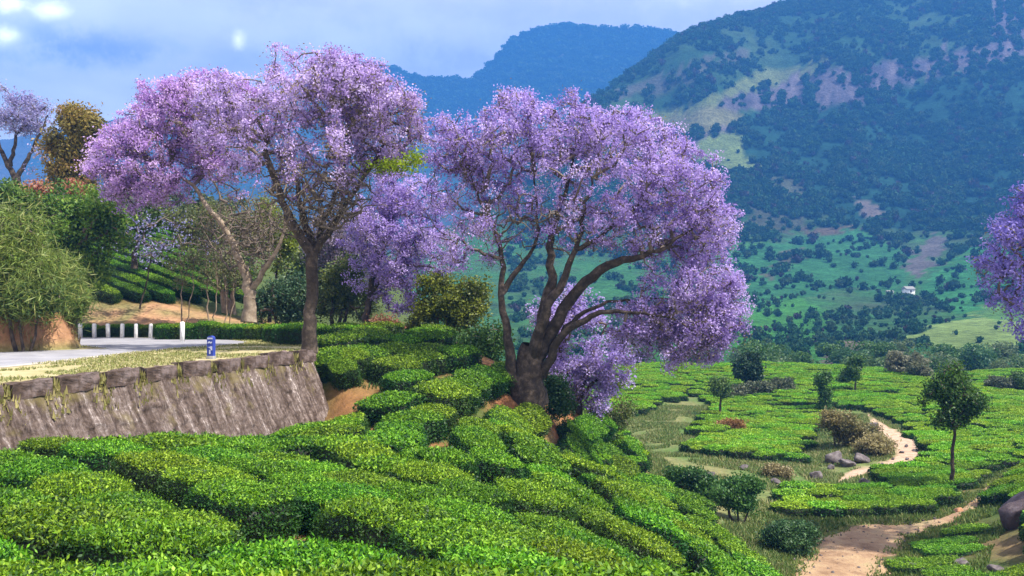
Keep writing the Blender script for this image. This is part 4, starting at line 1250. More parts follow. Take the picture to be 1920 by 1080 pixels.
Y6 = 44
b6 = gz((2080 - CX) / F * Y6, Y6)
limbs = [np.r_[[[*at(2080, prow(Y6, b6) + 8, Y6), .4]], limb(Y6, [(2078, 760, .33), (2070, 640, .28), (2060, 580, .24)])],
         limb(Y6, [(2062, 590, .2), (2010, 520, .14), (1960, 480, .1), (1910, 490, .06), (1880, 520, .04)]), limb(Y6, [(2062, 590, .2), (2040, 480, .14), (1990, 400, .08), (1960, 350, .05)]), limb(Y6, [(2062, 590, .2), (2110, 480, .14), (2150, 400, .08)])]
blobs = [pblob(1960, 450, Y6, 105, 90, 3), pblob(1895, 530, Y6, 52, 60, 2), pblob(1985, 370, Y6, 75, 70, 2.4), pblob(2100, 400, Y6, 130, 110, 3.4), pblob(1935, 400, Y6, 50, 50, 1.8), pblob(1925, 590, Y6, 30, 45, 1.2, .7), pblob(2050, 300, Y6, 110, 70, 3)]
make_tree("jacaranda_tree", "violet-blue jacaranda reaching in over the valley from beyond the edge", "tree", limbs, blobs, 950, 36, 0.15, J3, 0.22, 0.65, leafmat=M_BLOOM, extra=pods(200, 24), seed=16, crown_name="blossom", droop=0.25)

Y7 = 84
z7 = gz((35 - CX) / F * Y7, Y7)
limbs = [np.r_[[[*at(35, prow(Y7, z7) + 4, Y7), .5]], limb(Y7, [(33, 360, .4), (30, 330, .36)])],
         limb(Y7, [(30, 335, .28), (5, 290, .2), (-10, 250, .14), (-30, 210, .08)]), limb(Y7, [(30, 335, .3), (33, 280, .2), (30, 230, .13), (25, 190, .07)]), limb(Y7, [(30, 340, .25), (55, 290, .15), (80, 240, .1), (90, 215, .06)]),
         limb(Y7, [(20, 310, .2), (30, 250, .13), (60, 225, .09), (85, 200, .05)]), limb(Y7, [(30, 340, .2), (60, 325, .1), (90, 310, .06)])]
blobs = [pblob(-10, 205, Y7, 90, 48, 4.5), pblob(45, 215, Y7, 50, 35, 3), pblob(80, 232, Y7, 28, 22, 2), pblob(-80, 220, Y7, 70, 60, 4), pblob(70, 300, Y7, 25, 30, 1.5, .25)]
make_tree("jacaranda_tree", "distant greyish mauve jacaranda with dark bare limbs against the sky", "tree", limbs, blobs, 520, 30, 0.22, [(0.22, 0.19, 0.42), (0.32, 0.29, 0.52), (0.42, 0.39, 0.6)], 0.42, 0.6, leafmat=M_BLOOM, extra=pods(150, 20), seed=17, crown_name="blossom", tip=0.02)

# ------------------------------------------------------------------ other trees and shrubs round the road
G_OL = [(0.10, 0.09, 0.02), (0.19, 0.16, 0.025), (0.28, 0.21, 0.04), (0.32, 0.19, 0.06)]
G_DK = [(0.022, 0.065, 0.014), (0.045, 0.11, 0.02), (0.095, 0.19, 0.03)]
G_MID = [(0.04, 0.085, 0.02), (0.075, 0.14, 0.03), (0.13, 0.20, 0.04)]
G_YG = [(0.09, 0.14, 0.012), (0.16, 0.21, 0.015), (0.24, 0.28, 0.03)]
G_GR = [(0.05, 0.075, 0.035), (0.10, 0.12, 0.06), (0.17, 0.18, 0.10)]
def gtree(name, label, px, pyb, Y, blobs, n_att, per, size, cols, trunk_r=.2, top=None, z=None, seed=1, bark=M_BARK, spread=.35, cat="tree", group=None, stems=1, aspect=.55, extra=None, up=.4, leafmat=None, droop=0.0):
    b = at(px, pyb, Y)
    if z is not None: b[2] = z
    r = random.Random(seed)
    bl = [pblob(a, c_, Y, d, e_, w=w_) if True else 0 for a, c_, d, e_, w_ in [(*q, 1.0) if len(q) == 4 else q for q in blobs]]
    cx = np.mean([q[0] for q in bl]); cz = np.mean([q[2] for q in bl])
    limbs_ = []
    for s_ in range(stems):
        j = (s_ - (stems - 1) / 2) * 0.5
        tgt = np.array([cx + j * 1.5, Y + r.uniform(-.5, .5), cz if top is None else at(px, top, Y)[2]])
        st = b + np.array([j * 0.5, 0, -0.15])
        mid = st * 0.5 + tgt * 0.5 + np.array([r.uniform(-.15, .15), 0, 0])
        k_ = 1.0 if s_ == 0 else 0.75
        limbs_.append(np.array([[*st, trunk_r * 1.3 * k_], [*(st * .75 + mid * .25), trunk_r * k_], [*mid, trunk_r * .8 * k_], [*tgt, trunk_r * .35 * k_]]))
    return make_tree(name, label, cat, limbs_, bl, n_att, per, size, cols, spread, aspect, bark=bark, seed=seed, group=group, up=up, extra=extra, leafmat=leafmat, droop=droop, k=0.05)

gtree("olive_tree", "olive brown leafy tree rising above the hillside beside the mauve distant tree", 140, 430, 72, [(138, 250, 52, 45), (125, 300, 45, 55), (155, 310, 42, 50), (150, 235, 40, 32), (120, 350, 40, 35)], 420, 42, .26, G_OL, .3, seed=31, spread=.42)
gtree("broadleaf_tree", "dense dark green tree with a straight dark trunk beside the guard posts", 146, 622, 57, [(150, 440, 75, 70), (110, 400, 55, 55), (190, 440, 55, 55), (150, 500, 60, 50), (90, 450, 40, 50), (180, 395, 45, 40)], 520, 46, .24, [(0.025, 0.075, 0.014), (0.065, 0.15, 0.02), (0.14, 0.26, 0.03), (0.25, 0.36, 0.04)], .22, z=ZR, seed=32, spread=.42)
gtree("tall_tree", "dark slender tree trunk showing under the purple canopy behind the road", 252, 500, 68, [(265, 400, 45, 40), (240, 430, 35, 35)], 160, 34, .24, G_MID, .2, seed=33)
gtree("red_shrub", "reddish orange flowering bush on the hillside below the distant tree", 55, 430, 62, [(55, 365, 38, 24), (90, 375, 30, 18), (130, 358, 24, 18)], 150, 40, .2, [(0.30, 0.10, 0.05), (0.42, 0.16, 0.10), (0.2, 0.24, 0.04)], .1, seed=34, cat="shrub")
gtree("leafy_shrub", "mid green bushy shrub behind the earth bank", 60, 480, 55, [(40, 400, 60, 45), (80, 440, 45, 40), (0, 380, 60, 45), (30, 450, 45, 45), (-60, 400, 70, 60)], 380, 44, .22, [(0.04, 0.09, 0.02), (0.10, 0.18, 0.025), (0.2, 0.28, 0.04)], .15, seed=35, cat="shrub")

# drooping growth over the earth bank
def hang(label, blobs, seed, cols, Yb):
    def fn(r, P, tips):
        q = np.repeat(P[tips], 22, 0) + r.normal(size=(len(tips) * 22, 3)) * .4
        return [(q, .5, .07, [(0.12, 0.19, 0.03), (0.24, 0.29, 0.06), (0.07, 0.14, 0.02), (0.34, 0.34, 0.11)])]
    bl = [(a, b, c_, d) for a, b, c_, d in blobs]
    cx = np.mean([q[0] for q in blobs]); cy = max(q[1] + q[3] for q in blobs)
    x = (cx - CX) / F * Yb
    return gtree("hanging_shrub", label, cx, cy, Yb, bl, 420, 50, .17, cols, .08, z=float(bank_h(np.array([x]), np.array([Yb]))[0]), seed=seed, cat="shrub", extra=fn, aspect=.35, droop=.3, stems=3, spread=.3)
hang("yellowish green shrub spilling down over the front of the earth bank", [(10, 440, 50, 45), (50, 480, 48, 50), (75, 530, 40, 45), (20, 500, 60, 50), (-40, 450, 60, 60)], 41, [(0.06, 0.11, 0.015), (0.13, 0.20, 0.025), (0.24, 0.30, 0.05)], 40.5)
hang("dark green shrub hanging low over the orange earth of the bank", [(30, 545, 50, 32), (70, 560, 34, 26), (-20, 540, 60, 40), (95, 545, 28, 35)], 42, [(0.025, 0.06, 0.015), (0.05, 0.10, 0.02), (0.10, 0.16, 0.03)], 40.0)
hang("small light green shrub on the tip of the earth bank", [(110, 535, 26, 38), (125, 560, 22, 26)], 43, [(0.05, 0.10, 0.02), (0.11, 0.19, 0.03)], 43.5)

# bare saplings and shrubs behind the hedge
sap_extra = None
for k, (px, h, lab) in enumerate([(395, 420, "pale forked sapling with thin bare stems behind the tall white post"), (345, 470, "thin bare leaning sapling on the bank behind the guard posts"), (425, 470, "slim pale sapling between the forked sapling and the pale trunk")]):
    Y = 57 + k
    gtree("sapling", lab, px, 615, Y, [(px, (h + 540) / 2, 24, (560 - h) / 2.2), (px + 12, h + 20, 22, 30)], 70, 20, .16, [(0.12, 0.14, 0.05), (0.2, 0.2, 0.09), (0.10, 0.16, 0.03)], .045, z=ZR, seed=51 + k, bark=M_BARKP, stems=2)
gtree("bushy_tree", "dusty olive tree full of bare twigs behind the pale forked trunk", 430, 600, 64, [(420, 440, 60, 60), (380, 420, 60, 50), (490, 430, 50, 60), (450, 500, 50, 45), (340, 470, 45, 50)], 500, 26, .2, [(0.08, 0.10, 0.03), (0.16, 0.18, 0.06), (0.15, 0.21, 0.03)], .18, seed=55, bark=M_BARKP, stems=3)
gtree("yellow_tree", "yellow-green leafy tree glimpsed between the two slender trunks", 505, 600, 62, [(500, 410, 22, 45), (530, 480, 20, 40), (545, 450, 20, 30)], 130, 34, .2, G_YG, .1, seed=56)
gtree("dark_shrub", "bluish dark green shrub behind the hedge left of the slender trunk", 525, 618, 60, [(520, 565, 38, 38), (550, 560, 30, 45), (490, 580, 24, 26)], 260, 46, .2, [(0.03, 0.075, 0.035), (0.06, 0.12, 0.05), (0.12, 0.18, 0.08)], .1, seed=57, cat="shrub", stems=2)
gtree("bushy_tree", "olive green small tree with dark stems right of the slender trunk", 632, 615, 60, [(640, 545, 40, 45), (620, 570, 30, 35), (670, 570, 36, 36), (650, 510, 30, 25)], 330, 40, .2, [(0.06, 0.095, 0.02), (0.12, 0.16, 0.035), (0.22, 0.25, 0.06)], .14, seed=58, stems=3)
gtree("bushy_tree", "dull green thicket tree on the hillside seen right of the slender trunk", 650, 600, 74, [(640, 490, 50, 50), (690, 510, 50, 50), (600, 510, 50, 60), (560, 480, 40, 50)], 380, 40, .28, [(0.05, 0.09, 0.025), (0.10, 0.15, 0.04), (0.18, 0.21, 0.06)], .15, seed=64, stems=3)
gtree("bushy_tree", "dull green thicket tree on the hillside behind the pale forked trunk", 400, 560, 96, [(360, 400, 60, 40), (430, 410, 60, 45), (500, 430, 50, 45), (300, 390, 50, 35)], 380, 40, .34, [(0.035, 0.065, 0.025), (0.07, 0.10, 0.04), (0.12, 0.14, 0.06)], .15, seed=65, stems=3)
gtree("jacaranda_tree", "faded greyish mauve jacaranda seen through the twigs right of the slender trunk", 655, 605, 70, [(640, 430, 55, 60), (690, 450, 50, 60), (610, 460, 40, 50), (720, 500, 40, 40)], 420, 34, .2, [(0.16, 0.13, 0.17), (0.28, 0.23, 0.30), (0.38, 0.31, 0.44)], .18, seed=66, spread=.4, leafmat=M_BLOOM, stems=2)
gtree("jacaranda_tree", "small bluish jacaranda sprays hanging over the hillside tea rows", 262, 575, 60, [(238, 440, 30, 34), (300, 425, 42, 26), (275, 468, 40, 20), (330, 450, 24, 16), (395, 462, 10, 20), (215, 470, 20, 14)], 100, 14, .18, [(0.20, 0.19, 0.40), (0.30, 0.29, 0.52), (0.40, 0.39, 0.62)], .05, seed=67, spread=.55, leafmat=M_BLOOM)
gtree("red_bush", "low rusty red bush at the crest beside the side road", 716, 640, 55, [(715, 612, 24, 14), (735, 620, 16, 10)], 90, 40, .15, [(0.22, 0.09, 0.05), (0.33, 0.15, 0.09)], .05, seed=59, cat="shrub", stems=3)
gtree("leafy_shrub", "olive and yellow-green shrub between the big jacarandas", 835, 655, 56, [(830, 565, 50, 40), (860, 590, 45, 40), (800, 600, 36, 30), (880, 560, 36, 40), (815, 540, 30, 25), (850, 625, 50, 25)], 420, 46, .2, [(0.05, 0.075, 0.012), (0.13, 0.16, 0.015), (0.25, 0.28, 0.02)], .12, seed=60, cat="shrub", stems=3)
gtree("leafy_shrub", "dark scrubby bush at the foot of the left stem of the largest tree", 880, 690, 53, [(880, 650, 50, 32), (840, 660, 40, 24), (920, 640, 30, 40)], 260, 44, .19, G_DK, .1, seed=61, cat="shrub", stems=3)
gtree("leafy_shrub", "yellow-green bush behind the small low jacaranda", 1160, 800, 58, [(1150, 770, 40, 34), (1130, 790, 36, 22), (1170, 740, 28, 30)], 260, 44, .17, [(0.05, 0.085, 0.02), (0.11, 0.15, 0.03), (0.18, 0.2, 0.05)], .08, seed=62, cat="shrub", stems=3)
gtree("leafy_shrub", "green shrub under the trunk of the largest tree on the far side", 1035, 770, 50, [(1030, 735, 26, 26), (1050, 760, 24, 22)], 140, 44, .16, [(0.03, 0.08, 0.02), (0.06, 0.14, 0.03)], .06, seed=63, cat="shrub", stems=2)

# ------------------------------------------------------------------ valley trees
def vtree(name, label, px, py, hpx, blobs, n_att, per, size, cols, seed, tr=.16, stems=1, cat="tree", spread=.32, bark=M_BARK):
    p = gat(px, py)
    bl = [(px + a, py - b, c_, d) for a, b, c_, d in blobs]
    return gtree(name, label, px, py, p[1], bl, n_att, per, size, cols, tr, z=p[2], seed=seed, spread=spread, stems=stems, cat=cat, bark=bark)
G_OAK = [(0.02, 0.055, 0.012), (0.045, 0.11, 0.016), (0.10, 0.19, 0.025)]
vtree("shade_tree", "single round-crowned dark shade tree on a bare trunk by the dirt path", 1784, 918, 235, [(0, 175, 48, 40), (-32, 160, 26, 34), (34, 165, 30, 30), (8, 215, 24, 26), (-12, 135, 34, 20), (40, 135, 22, 18), (-20, 195, 24, 20)], 420, 26, .2, G_OAK, 71, .11, spread=.26)
vtree("shade_tree", "narrow columnar dark tree standing in the valley tea", 1546, 778, 85, [(0, 60, 11, 22), (0, 35, 9, 24), (0, 15, 8, 14)], 150, 44, .26, G_DK, 72, .14)
vtree("shade_tree", "small oval-crowned tree on a thin trunk beyond the columnar tree", 1603, 742, 70, [(0, 52, 14, 18), (-2, 40, 13, 12)], 110, 40, .3, G_OAK, 73, .12)
vtree("shade_tree", "short pale green sapling left of the oval-crowned tree", 1584, 726, 34, [(0, 20, 9, 14)], 60, 34, .28, G_MID, 74, .1)
vtree("shade_tree", "thin straight trunk in the tea below the hanging lilac spray", 1349, 784, 80, [(0, 62, 16, 14), (6, 50, 14, 10)], 80, 36, .26, G_MID, 75, .14)
vtree("shade_tree", "dark bushy tree at the field edge behind the hanging lilac spray", 1400, 735, 75, [(0, 48, 24, 26), (8, 28, 20, 18)], 180, 44, .34, [(0.02, 0.05, 0.02), (0.04, 0.085, 0.035)], 76, .18)
for k, (px, py, lab) in enumerate([(1422, 745, "pale grey-green shrub beside the dark bushy tree at the field edge"), (1460, 738, "silvery scrub bush in the middle of the field edge"), (1378, 752, "low grey scrub bush near the thin straight trunk")]):
    vtree("scrub_bush", lab, px, py, 30, [(0, 14, 22, 12), (12, 18, 16, 10)], 110, 40, .3, G_GR, 80 + k, .08, 2, "shrub")
vtree("pale_tree", "pale beige-green feathery tree at the far field edge", 1688, 706, 48, [(0, 24, 22, 20), (-8, 32, 14, 12)], 190, 42, .36, [(0.14, 0.15, 0.08), (0.22, 0.22, 0.13), (0.3, 0.29, 0.19)], 84, .14)
vtree("pale_tree", "pale feathery tree with a darker centre beside the beige-green one", 1716, 712, 48, [(4, 26, 20, 18), (16, 16, 16, 14)], 180, 42, .36, [(0.09, 0.11, 0.05), (0.2, 0.21, 0.12), (0.28, 0.27, 0.17)], 85, .14)
vtree("leafy_shrub", "grey-green bush at the far field edge right of the shade tree", 1878, 738, 30, [(0, 16, 24, 14)], 120, 40, .32, G_GR, 86, .08, 2, "shrub")
vtree("leafy_shrub", "dark green bush at the right end of the far field edge", 1915, 742, 40, [(0, 22, 20, 22)], 120, 40, .32, G_MID, 87, .08, 2, "shrub")
vtree("leafy_shrub", "bright green leafy shrub on bare soil at the foot of the near slope", 1385, 978, 85, [(0, 55, 38, 24), (14, 68, 24, 16), (-24, 50, 20, 18), (10, 36, 26, 14)], 300, 46, .17, [(0.02, 0.07, 0.015), (0.045, 0.13, 0.025), (0.09, 0.2, 0.03)], 88, .07, 3, "shrub", .25)
vtree("leafy_shrub", "dark glossy rounded bush beside the start of the dirt path", 1484, 1036, 60, [(0, 26, 44, 26), (-14, 36, 26, 18), (18, 34, 26, 18)], 340, 50, .15, [(0.015, 0.05, 0.015), (0.04, 0.10, 0.03), (0.10, 0.19, 0.06)], 89, .06, 3, "shrub", .22)
vtree("leafy_shrub", "tangled green bush at the near slope's foot under the rows", 1300, 935, 60, [(0, 30, 36, 24), (-30, 40, 26, 20), (24, 22, 24, 16)], 260, 46, .17, [(0.02, 0.07, 0.015), (0.045, 0.12, 0.025), (0.10, 0.2, 0.03)], 90, .06, 3, "shrub", .25)
vtree("dry_shrub", "large yellowish dry bush above the grey boulders in the valley", 1575, 838, 65, [(0, 40, 34, 24), (24, 28, 34, 18), (-14, 52, 22, 16), (50, 24, 24, 14)], 340, 40, .2, [(0.10, 0.105, 0.03), (0.19, 0.17, 0.06), (0.30, 0.24, 0.09)], 91, .07, 4, "shrub", .3)
vtree("dry_shrub", "straw-coloured low bush between the boulders and the stream bend", 1640, 850, 40, [(0, 16, 36, 14)], 180, 40, .2, [(0.16, 0.15, 0.05), (0.28, 0.24, 0.10), (0.38, 0.32, 0.15)], 92, .05, 4, "shrub", .28)
vtree("red_bush", "rusty orange bush in the bright tea field", 1362, 812, 30, [(0, 12, 28, 10), (14, 16, 16, 8), (-14, 8, 16, 8)], 150, 40, .22, [(0.20, 0.10, 0.03), (0.30, 0.15, 0.05), (0.2, 0.17, 0.04)], 93, .04, 3, "shrub", .25)
vtree("dry_shrub", "small straw-coloured bush among stones left of the boulders", 1460, 895, 24, [(0, 10, 22, 9)], 110, 36, .18, [(0.2, 0.17, 0.07), (0.33, 0.27, 0.13)], 94, .04, 3, "shrub", .25)

# tree belt beyond the field: two levels, shared meshes
def belt_mesh(seed, cols, n=900, h=7.0, w=3.0, size=.55):
    r = np.random.default_rng(seed)
    bl = [(r.normal() * w * .3, r.normal() * w * .3, h * (.45 + .4 * r.random()), w * (.5 + .3 * r.random()), w * (.5 + .3 * r.random()), h * .2, 1) for _ in range(7)]
    P = blob_points(bl, n, r, .7)
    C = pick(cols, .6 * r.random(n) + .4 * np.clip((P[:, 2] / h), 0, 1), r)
    V, Fc = leaf_quads(P, size, size * .7, up=.4, r=r)
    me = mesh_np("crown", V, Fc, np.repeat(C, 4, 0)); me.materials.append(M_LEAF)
    return me
BELT = [belt_mesh(400 + i, c_) for i, c_ in enumerate([G_DK, [(0.025, 0.08, 0.03), (0.05, 0.13, 0.04), (0.09, 0.18, 0.05)], G_MID, G_DK, [(0.06, 0.10, 0.04), (0.11, 0.16, 0.06), (0.16, 0.22, 0.08)]])]
tk = Skeleton([np.array([[0, 0, -.4, .28], [0.1, 0, 2, .2], [0.05, .05, 4.5, .08]])], jit=.02)
Vt, Ft = tk.tubes(0, tk.nlimb, tk.radii(), 7)
BELT_T = mesh_np("trunk", Vt, Ft, smooth=True); BELT_T.materials.append(M_BARK)
def mountain_z(x, y):
    px = CX + F * x / y
    return (HY - mrow(np.atleast_1d(px), np.atleast_1d(y))) / F * y
rb = random.Random(5)
for k in range(64):
    px = rb.uniform(1180, 1990); Y = rb.uniform(166, 222)
    x = (px - CX) / F * Y
    z = max(gz(x, Y), float(mountain_z(x, Y)[0]))
    topy = prow(Y, z + 7.5)
    if topy > 705: z += (topy - 705) / F * Y * 0
    r_ = empty("belt_tree", (x, Y, z), rb.uniform(0, 6.28))
    s_ = rb.uniform(.65, 1.05); r_.scale = (s_ * 1.15, s_ * 1.15, s_ * rb.uniform(.75, 1.1))
    tag(r_, "green tree in the dark belt of trees beyond the valley tea field", "tree", "trees in the belt beyond the field")
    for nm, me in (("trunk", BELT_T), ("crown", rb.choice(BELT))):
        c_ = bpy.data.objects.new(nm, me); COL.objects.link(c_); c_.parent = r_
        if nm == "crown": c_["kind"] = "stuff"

# forest on the mountain (stuff)
def forest_mesh(seed, cols, n=150):
    r = np.random.default_rng(seed)
    import bmesh
    bm = bmesh.new(); bmesh.ops.create_icosphere(bm, subdivisions=1, radius=.72)
    V0 = np.array([v.co[:] for v in bm.verts]) + np.array([0, 0, 0.7]); F0 = np.array([[v.index for v in f.verts] + [f.verts[2].index] for f in bm.faces]); bm.free()
    bl = [(r.normal() * .35, r.normal() * .35, .6 + .5 * r.random(), .5 + .3 * r.random(), .5 + .3 * r.random(), .4 + .3 * r.random(), 1) for _ in range(5)]
    P = blob_points(bl, n, r, .7)
    V, Fc = leaf_quads(P, .5, .38, up=.5, r=r)
    tri0 = F0[:, :3]
    V = np.r_[V0, V]; C = np.r_[pick(cols, r.random(len(V0)) * .3, r), np.repeat(pick(cols, r.random(n), r), 4, 0)]
    q = Fc + len(V0)
    T = np.r_[tri0, q[:, [0, 1, 2]], q[:, [0, 2, 3]]]
    me = mesh_np("forest_tree", V, T, C); me.materials.append(M_FOREST)
    return me
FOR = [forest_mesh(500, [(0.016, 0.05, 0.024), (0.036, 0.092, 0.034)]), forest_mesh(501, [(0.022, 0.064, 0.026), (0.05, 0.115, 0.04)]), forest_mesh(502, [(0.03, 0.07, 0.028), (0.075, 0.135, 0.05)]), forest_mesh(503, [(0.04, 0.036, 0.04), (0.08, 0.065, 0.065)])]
lum = M_C[..., 1]
rf = np.random.default_rng(77)
ncand = 260000
cpx = rf.uniform(950, 2350, ncand); cY = np.exp(rf.uniform(np.log(230), np.log(1560), ncand))
cx_ = (cpx - CX) / F * cY
crow = mrow(cpx, cY); cz_ = (HY - crow) / F * cY
iu = np.clip(((cpx + 700) / 3600 * (M_PX.shape[0] - 1)).round().astype(int), 0, M_PX.shape[0] - 1)
iv = np.clip(((np.log(cY) - np.log(150)) / (np.log(2050) - np.log(150)) * (M_PX.shape[1] - 1)).round().astype(int), 0, M_PX.shape[1] - 1)
cc = M_C[iu, iv]
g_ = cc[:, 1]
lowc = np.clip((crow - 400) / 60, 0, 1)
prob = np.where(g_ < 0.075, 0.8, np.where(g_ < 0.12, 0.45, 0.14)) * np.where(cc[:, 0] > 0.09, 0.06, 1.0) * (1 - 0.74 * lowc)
dens = fbm(cx_ / 60, cY / 60, 3, 78)
dens2 = fbm(cx_ / 18, cY / 18, 2, 79)
prob = prob * np.clip(0.55 + 1.3 * dens + 1.1 * dens2, 0.03, 1)
kp = rf.random(ncand) < prob
n = kp.sum()
P = np.c_[cx_, cY, cz_][kp]
sz = (0.9 + 3.0 * rf.random(n) ** 3 + 0.9 * rf.random(n)) * np.clip(cY[kp] / 750, .5, 1.25)
ix = np.where(rf.random(n) < .07, 3, rf.integers(0, 3, n))
print("forest", n)
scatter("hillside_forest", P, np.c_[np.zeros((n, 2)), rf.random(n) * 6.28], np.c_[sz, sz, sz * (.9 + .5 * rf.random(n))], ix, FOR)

# far ridge woods along its crest
cpx = rf.uniform(650, 1330, 2600); k_ = rf.random(2600)
tY = 3000 - 260 * k_ ** 2
cr = np.interp(cpx, crest[:, 0], crest[:, 1]); ff = np.clip(1 - (tY - 1900) / 1100, 0, 1)
rw = cr + (470 - cr) * ff ** .75
Pm = np.c_[(cpx - CX) / F * tY, tY, (HY - rw) / F * tY - 2]
sz = 7 + 7 * rf.random(2600)
scatter("ridge_forest", Pm, np.c_[np.zeros((2600, 2)), rf.random(2600) * 6.28], np.c_[sz * 1.3, sz * 1.3, sz], rf.integers(0, 3, 2600), FOR)

# ------------------------------------------------------------------ small white buildings on the far slope
def house(px, Y, wpx, hpx, dpt, lab, rz):
    x = (px - CX) / F * Y
    z = float(mountain_z(x, Y)[0])
    w = wpx / F * Y; h = hpx / F * Y
    r_ = empty("hillside_house", (x, Y, z), rz)
    tag(r_, lab, "house")
    v, f = box_vf(-w / 2, w / 2, -dpt / 2, dpt / 2, -2, h)
    obj("wall", mesh_np("wall", v, f), M_WHITE, r_)
    v = np.array([[-w / 2 - .4, -dpt / 2 - .5, h - .05], [w / 2 + .4, -dpt / 2 - .5, h - .05], [w / 2 + .4, dpt / 2 + .5, h - .05], [-w / 2 - .4, dpt / 2 + .5, h - .05], [-w / 2 - .4, 0, h + dpt * .28], [w / 2 + .4, 0, h + dpt * .28]])
    fs = [(0, 1, 5, 4), (2, 3, 4, 5), (1, 2, 5), (3, 0, 4), (3, 2, 1, 0)]
    me = bpy.data.meshes.new("roof"); me.from_pydata(v.tolist(), [], fs)
    obj("roof", me, M_CONC, r_)
    nwin = max(1, int(w / 3))
    for i in range(nwin):
        xx = -w / 2 + (i + .5) * w / nwin
        v, f = box_vf(xx - .5, xx + .5, -dpt / 2 - .06, -dpt / 2 + .02, h * .35, h * .75)
        obj("window", mesh_np("window", v, f), M_BARK, r_)
house(1703, 545, 16, 10, 6, "larger white house among trees on the far hillside", .1)
house(1668, 545, 10, 6, 4, "smaller white shed left of the white house on the far hillside", -.1)

# ------------------------------------------------------------------ roadside posts
def post_mesh(w, h, d, point=.06):
    v, f = box_vf(-w / 2, w / 2, -d / 2, d / 2, -.3, h)
    t = np.array([[-w * .32, -d * .32, h + point], [-w * .32, d * .32, h + point], [w * .32, -d * .32, h + point], [w * .32, d * .32, h + point]])
    # box vertices with z=h are 1,3,5,7
    v = np.r_[v, t]
    f = [q for q in f.tolist() if sorted(q) != [1, 3, 5, 7]]
    f += [[1, 8, 9, 3], [3, 9, 11, 7], [7, 11, 10, 5], [5, 10, 8, 1], [8, 10, 11, 9]]
    return mesh_np("guard_post", v, np.array(f))
PM = post_mesh(.18, .80, .17)
for k, (px, lab) in enumerate([(151, "white guard post at the earth bank end of the row across the road"), (177, "white guard post second from the earth bank across the road"), (203, "white guard post third from the earth bank across the road"),
                               (229, "white guard post in front of the pale stone across the road"), (255, "white guard post in front of the orange stone across the road"), (282, "white guard post at the hedge end of the short row across the road")]):
    Y = 54.2 - .1 * k
    o = obj("guard_post", PM, M_WHITE, loc=((px - CX) / F * Y, Y, ZR)); tag(o, lab, "post", "white guard posts across the road")
    o.rotation_euler = (random.uniform(-.03, .03), random.uniform(-.04, .04), random.uniform(-.2, .2))
Y = 46.5
o = obj("guard_post", post_mesh(.2, 1.02, .18), M_WHITE, loc=((342 - CX) / F * Y, Y + 5.0, ZR)); tag(o, "tall white post standing alone before the hedge", "post")
o.location = ((342 - CX) / F * 49.5, 49.5, ZR)

M_PALE = ramp_material("faded_white_paint", 9.0, [(0.3, (0.30, 0.33, 0.55)), (0.6, (0.55, 0.57, 0.70))], 0.7, 0)
# blue marker stone
km = empty("marker_stone", ((396 - CX) / F * 35.2, 35.2, ZR), -.25)
tag(km, "blue roadside marker stone with white lettering on the grass verge", "marker stone")
ang = np.linspace(0, math.pi, 9)
prof = [(-.13, 0.1), (.13, 0.1)] + [(.13 * math.cos(a), .80 + .10 * math.sin(a)) for a in ang]
nprof = len(prof)
v = np.array([[x, s_, z] for s_ in (-.09, .09) for x, z in prof])
me = bpy.data.meshes.new("slab")
me.from_pydata(v.tolist(), [], [tuple(range(nprof)), tuple(range(2 * nprof - 1, nprof - 1, -1))] + [(i, i + nprof, (i + 1) % nprof + nprof, (i + 1) % nprof) for i in range(nprof)])
slab = obj("slab", me, M_BLUE, km)
v, f = box_vf(-.155, .155, -.12, .12, -.3, .12)
bo = obj("plinth", mesh_np("plinth", v, f), M_CONC, km); bevel_obj(bo, .015)
def plate(name, pts, y=-.098):
    n_ = len(pts)
    vv = [(x, y, z) for x, z in pts] + [(x, y + .012, z) for x, z in pts]
    me_ = bpy.data.meshes.new(name)
    me_.from_pydata(vv, [], [tuple(range(n_)), tuple(range(2 * n_ - 1, n_ - 1, -1))] + [(i, i + n_, (i + 1) % n_ + n_, (i + 1) % n_) for i in range(n_)])
    return obj(name, me_, M_PALE, km)
plate("top_band", [(-.12, .77), (.12, .77), (.11, .83), (-.11, .83)])
plate("lettering", [(-.09, .60), (-.03, .63), (.03, .60), (.09, .63), (.09, .68), (.03, .66), (-.03, .69), (-.09, .66)])
plate("lettering", [(-.10, .46), (-.02, .44), (.08, .34), (.10, .34), (.10, .50), (.04, .50), (.0, .48)])
plate("lettering", [(-.035, .20), (.025, .20), (.025, .36), (-.01, .36), (-.035, .33)])
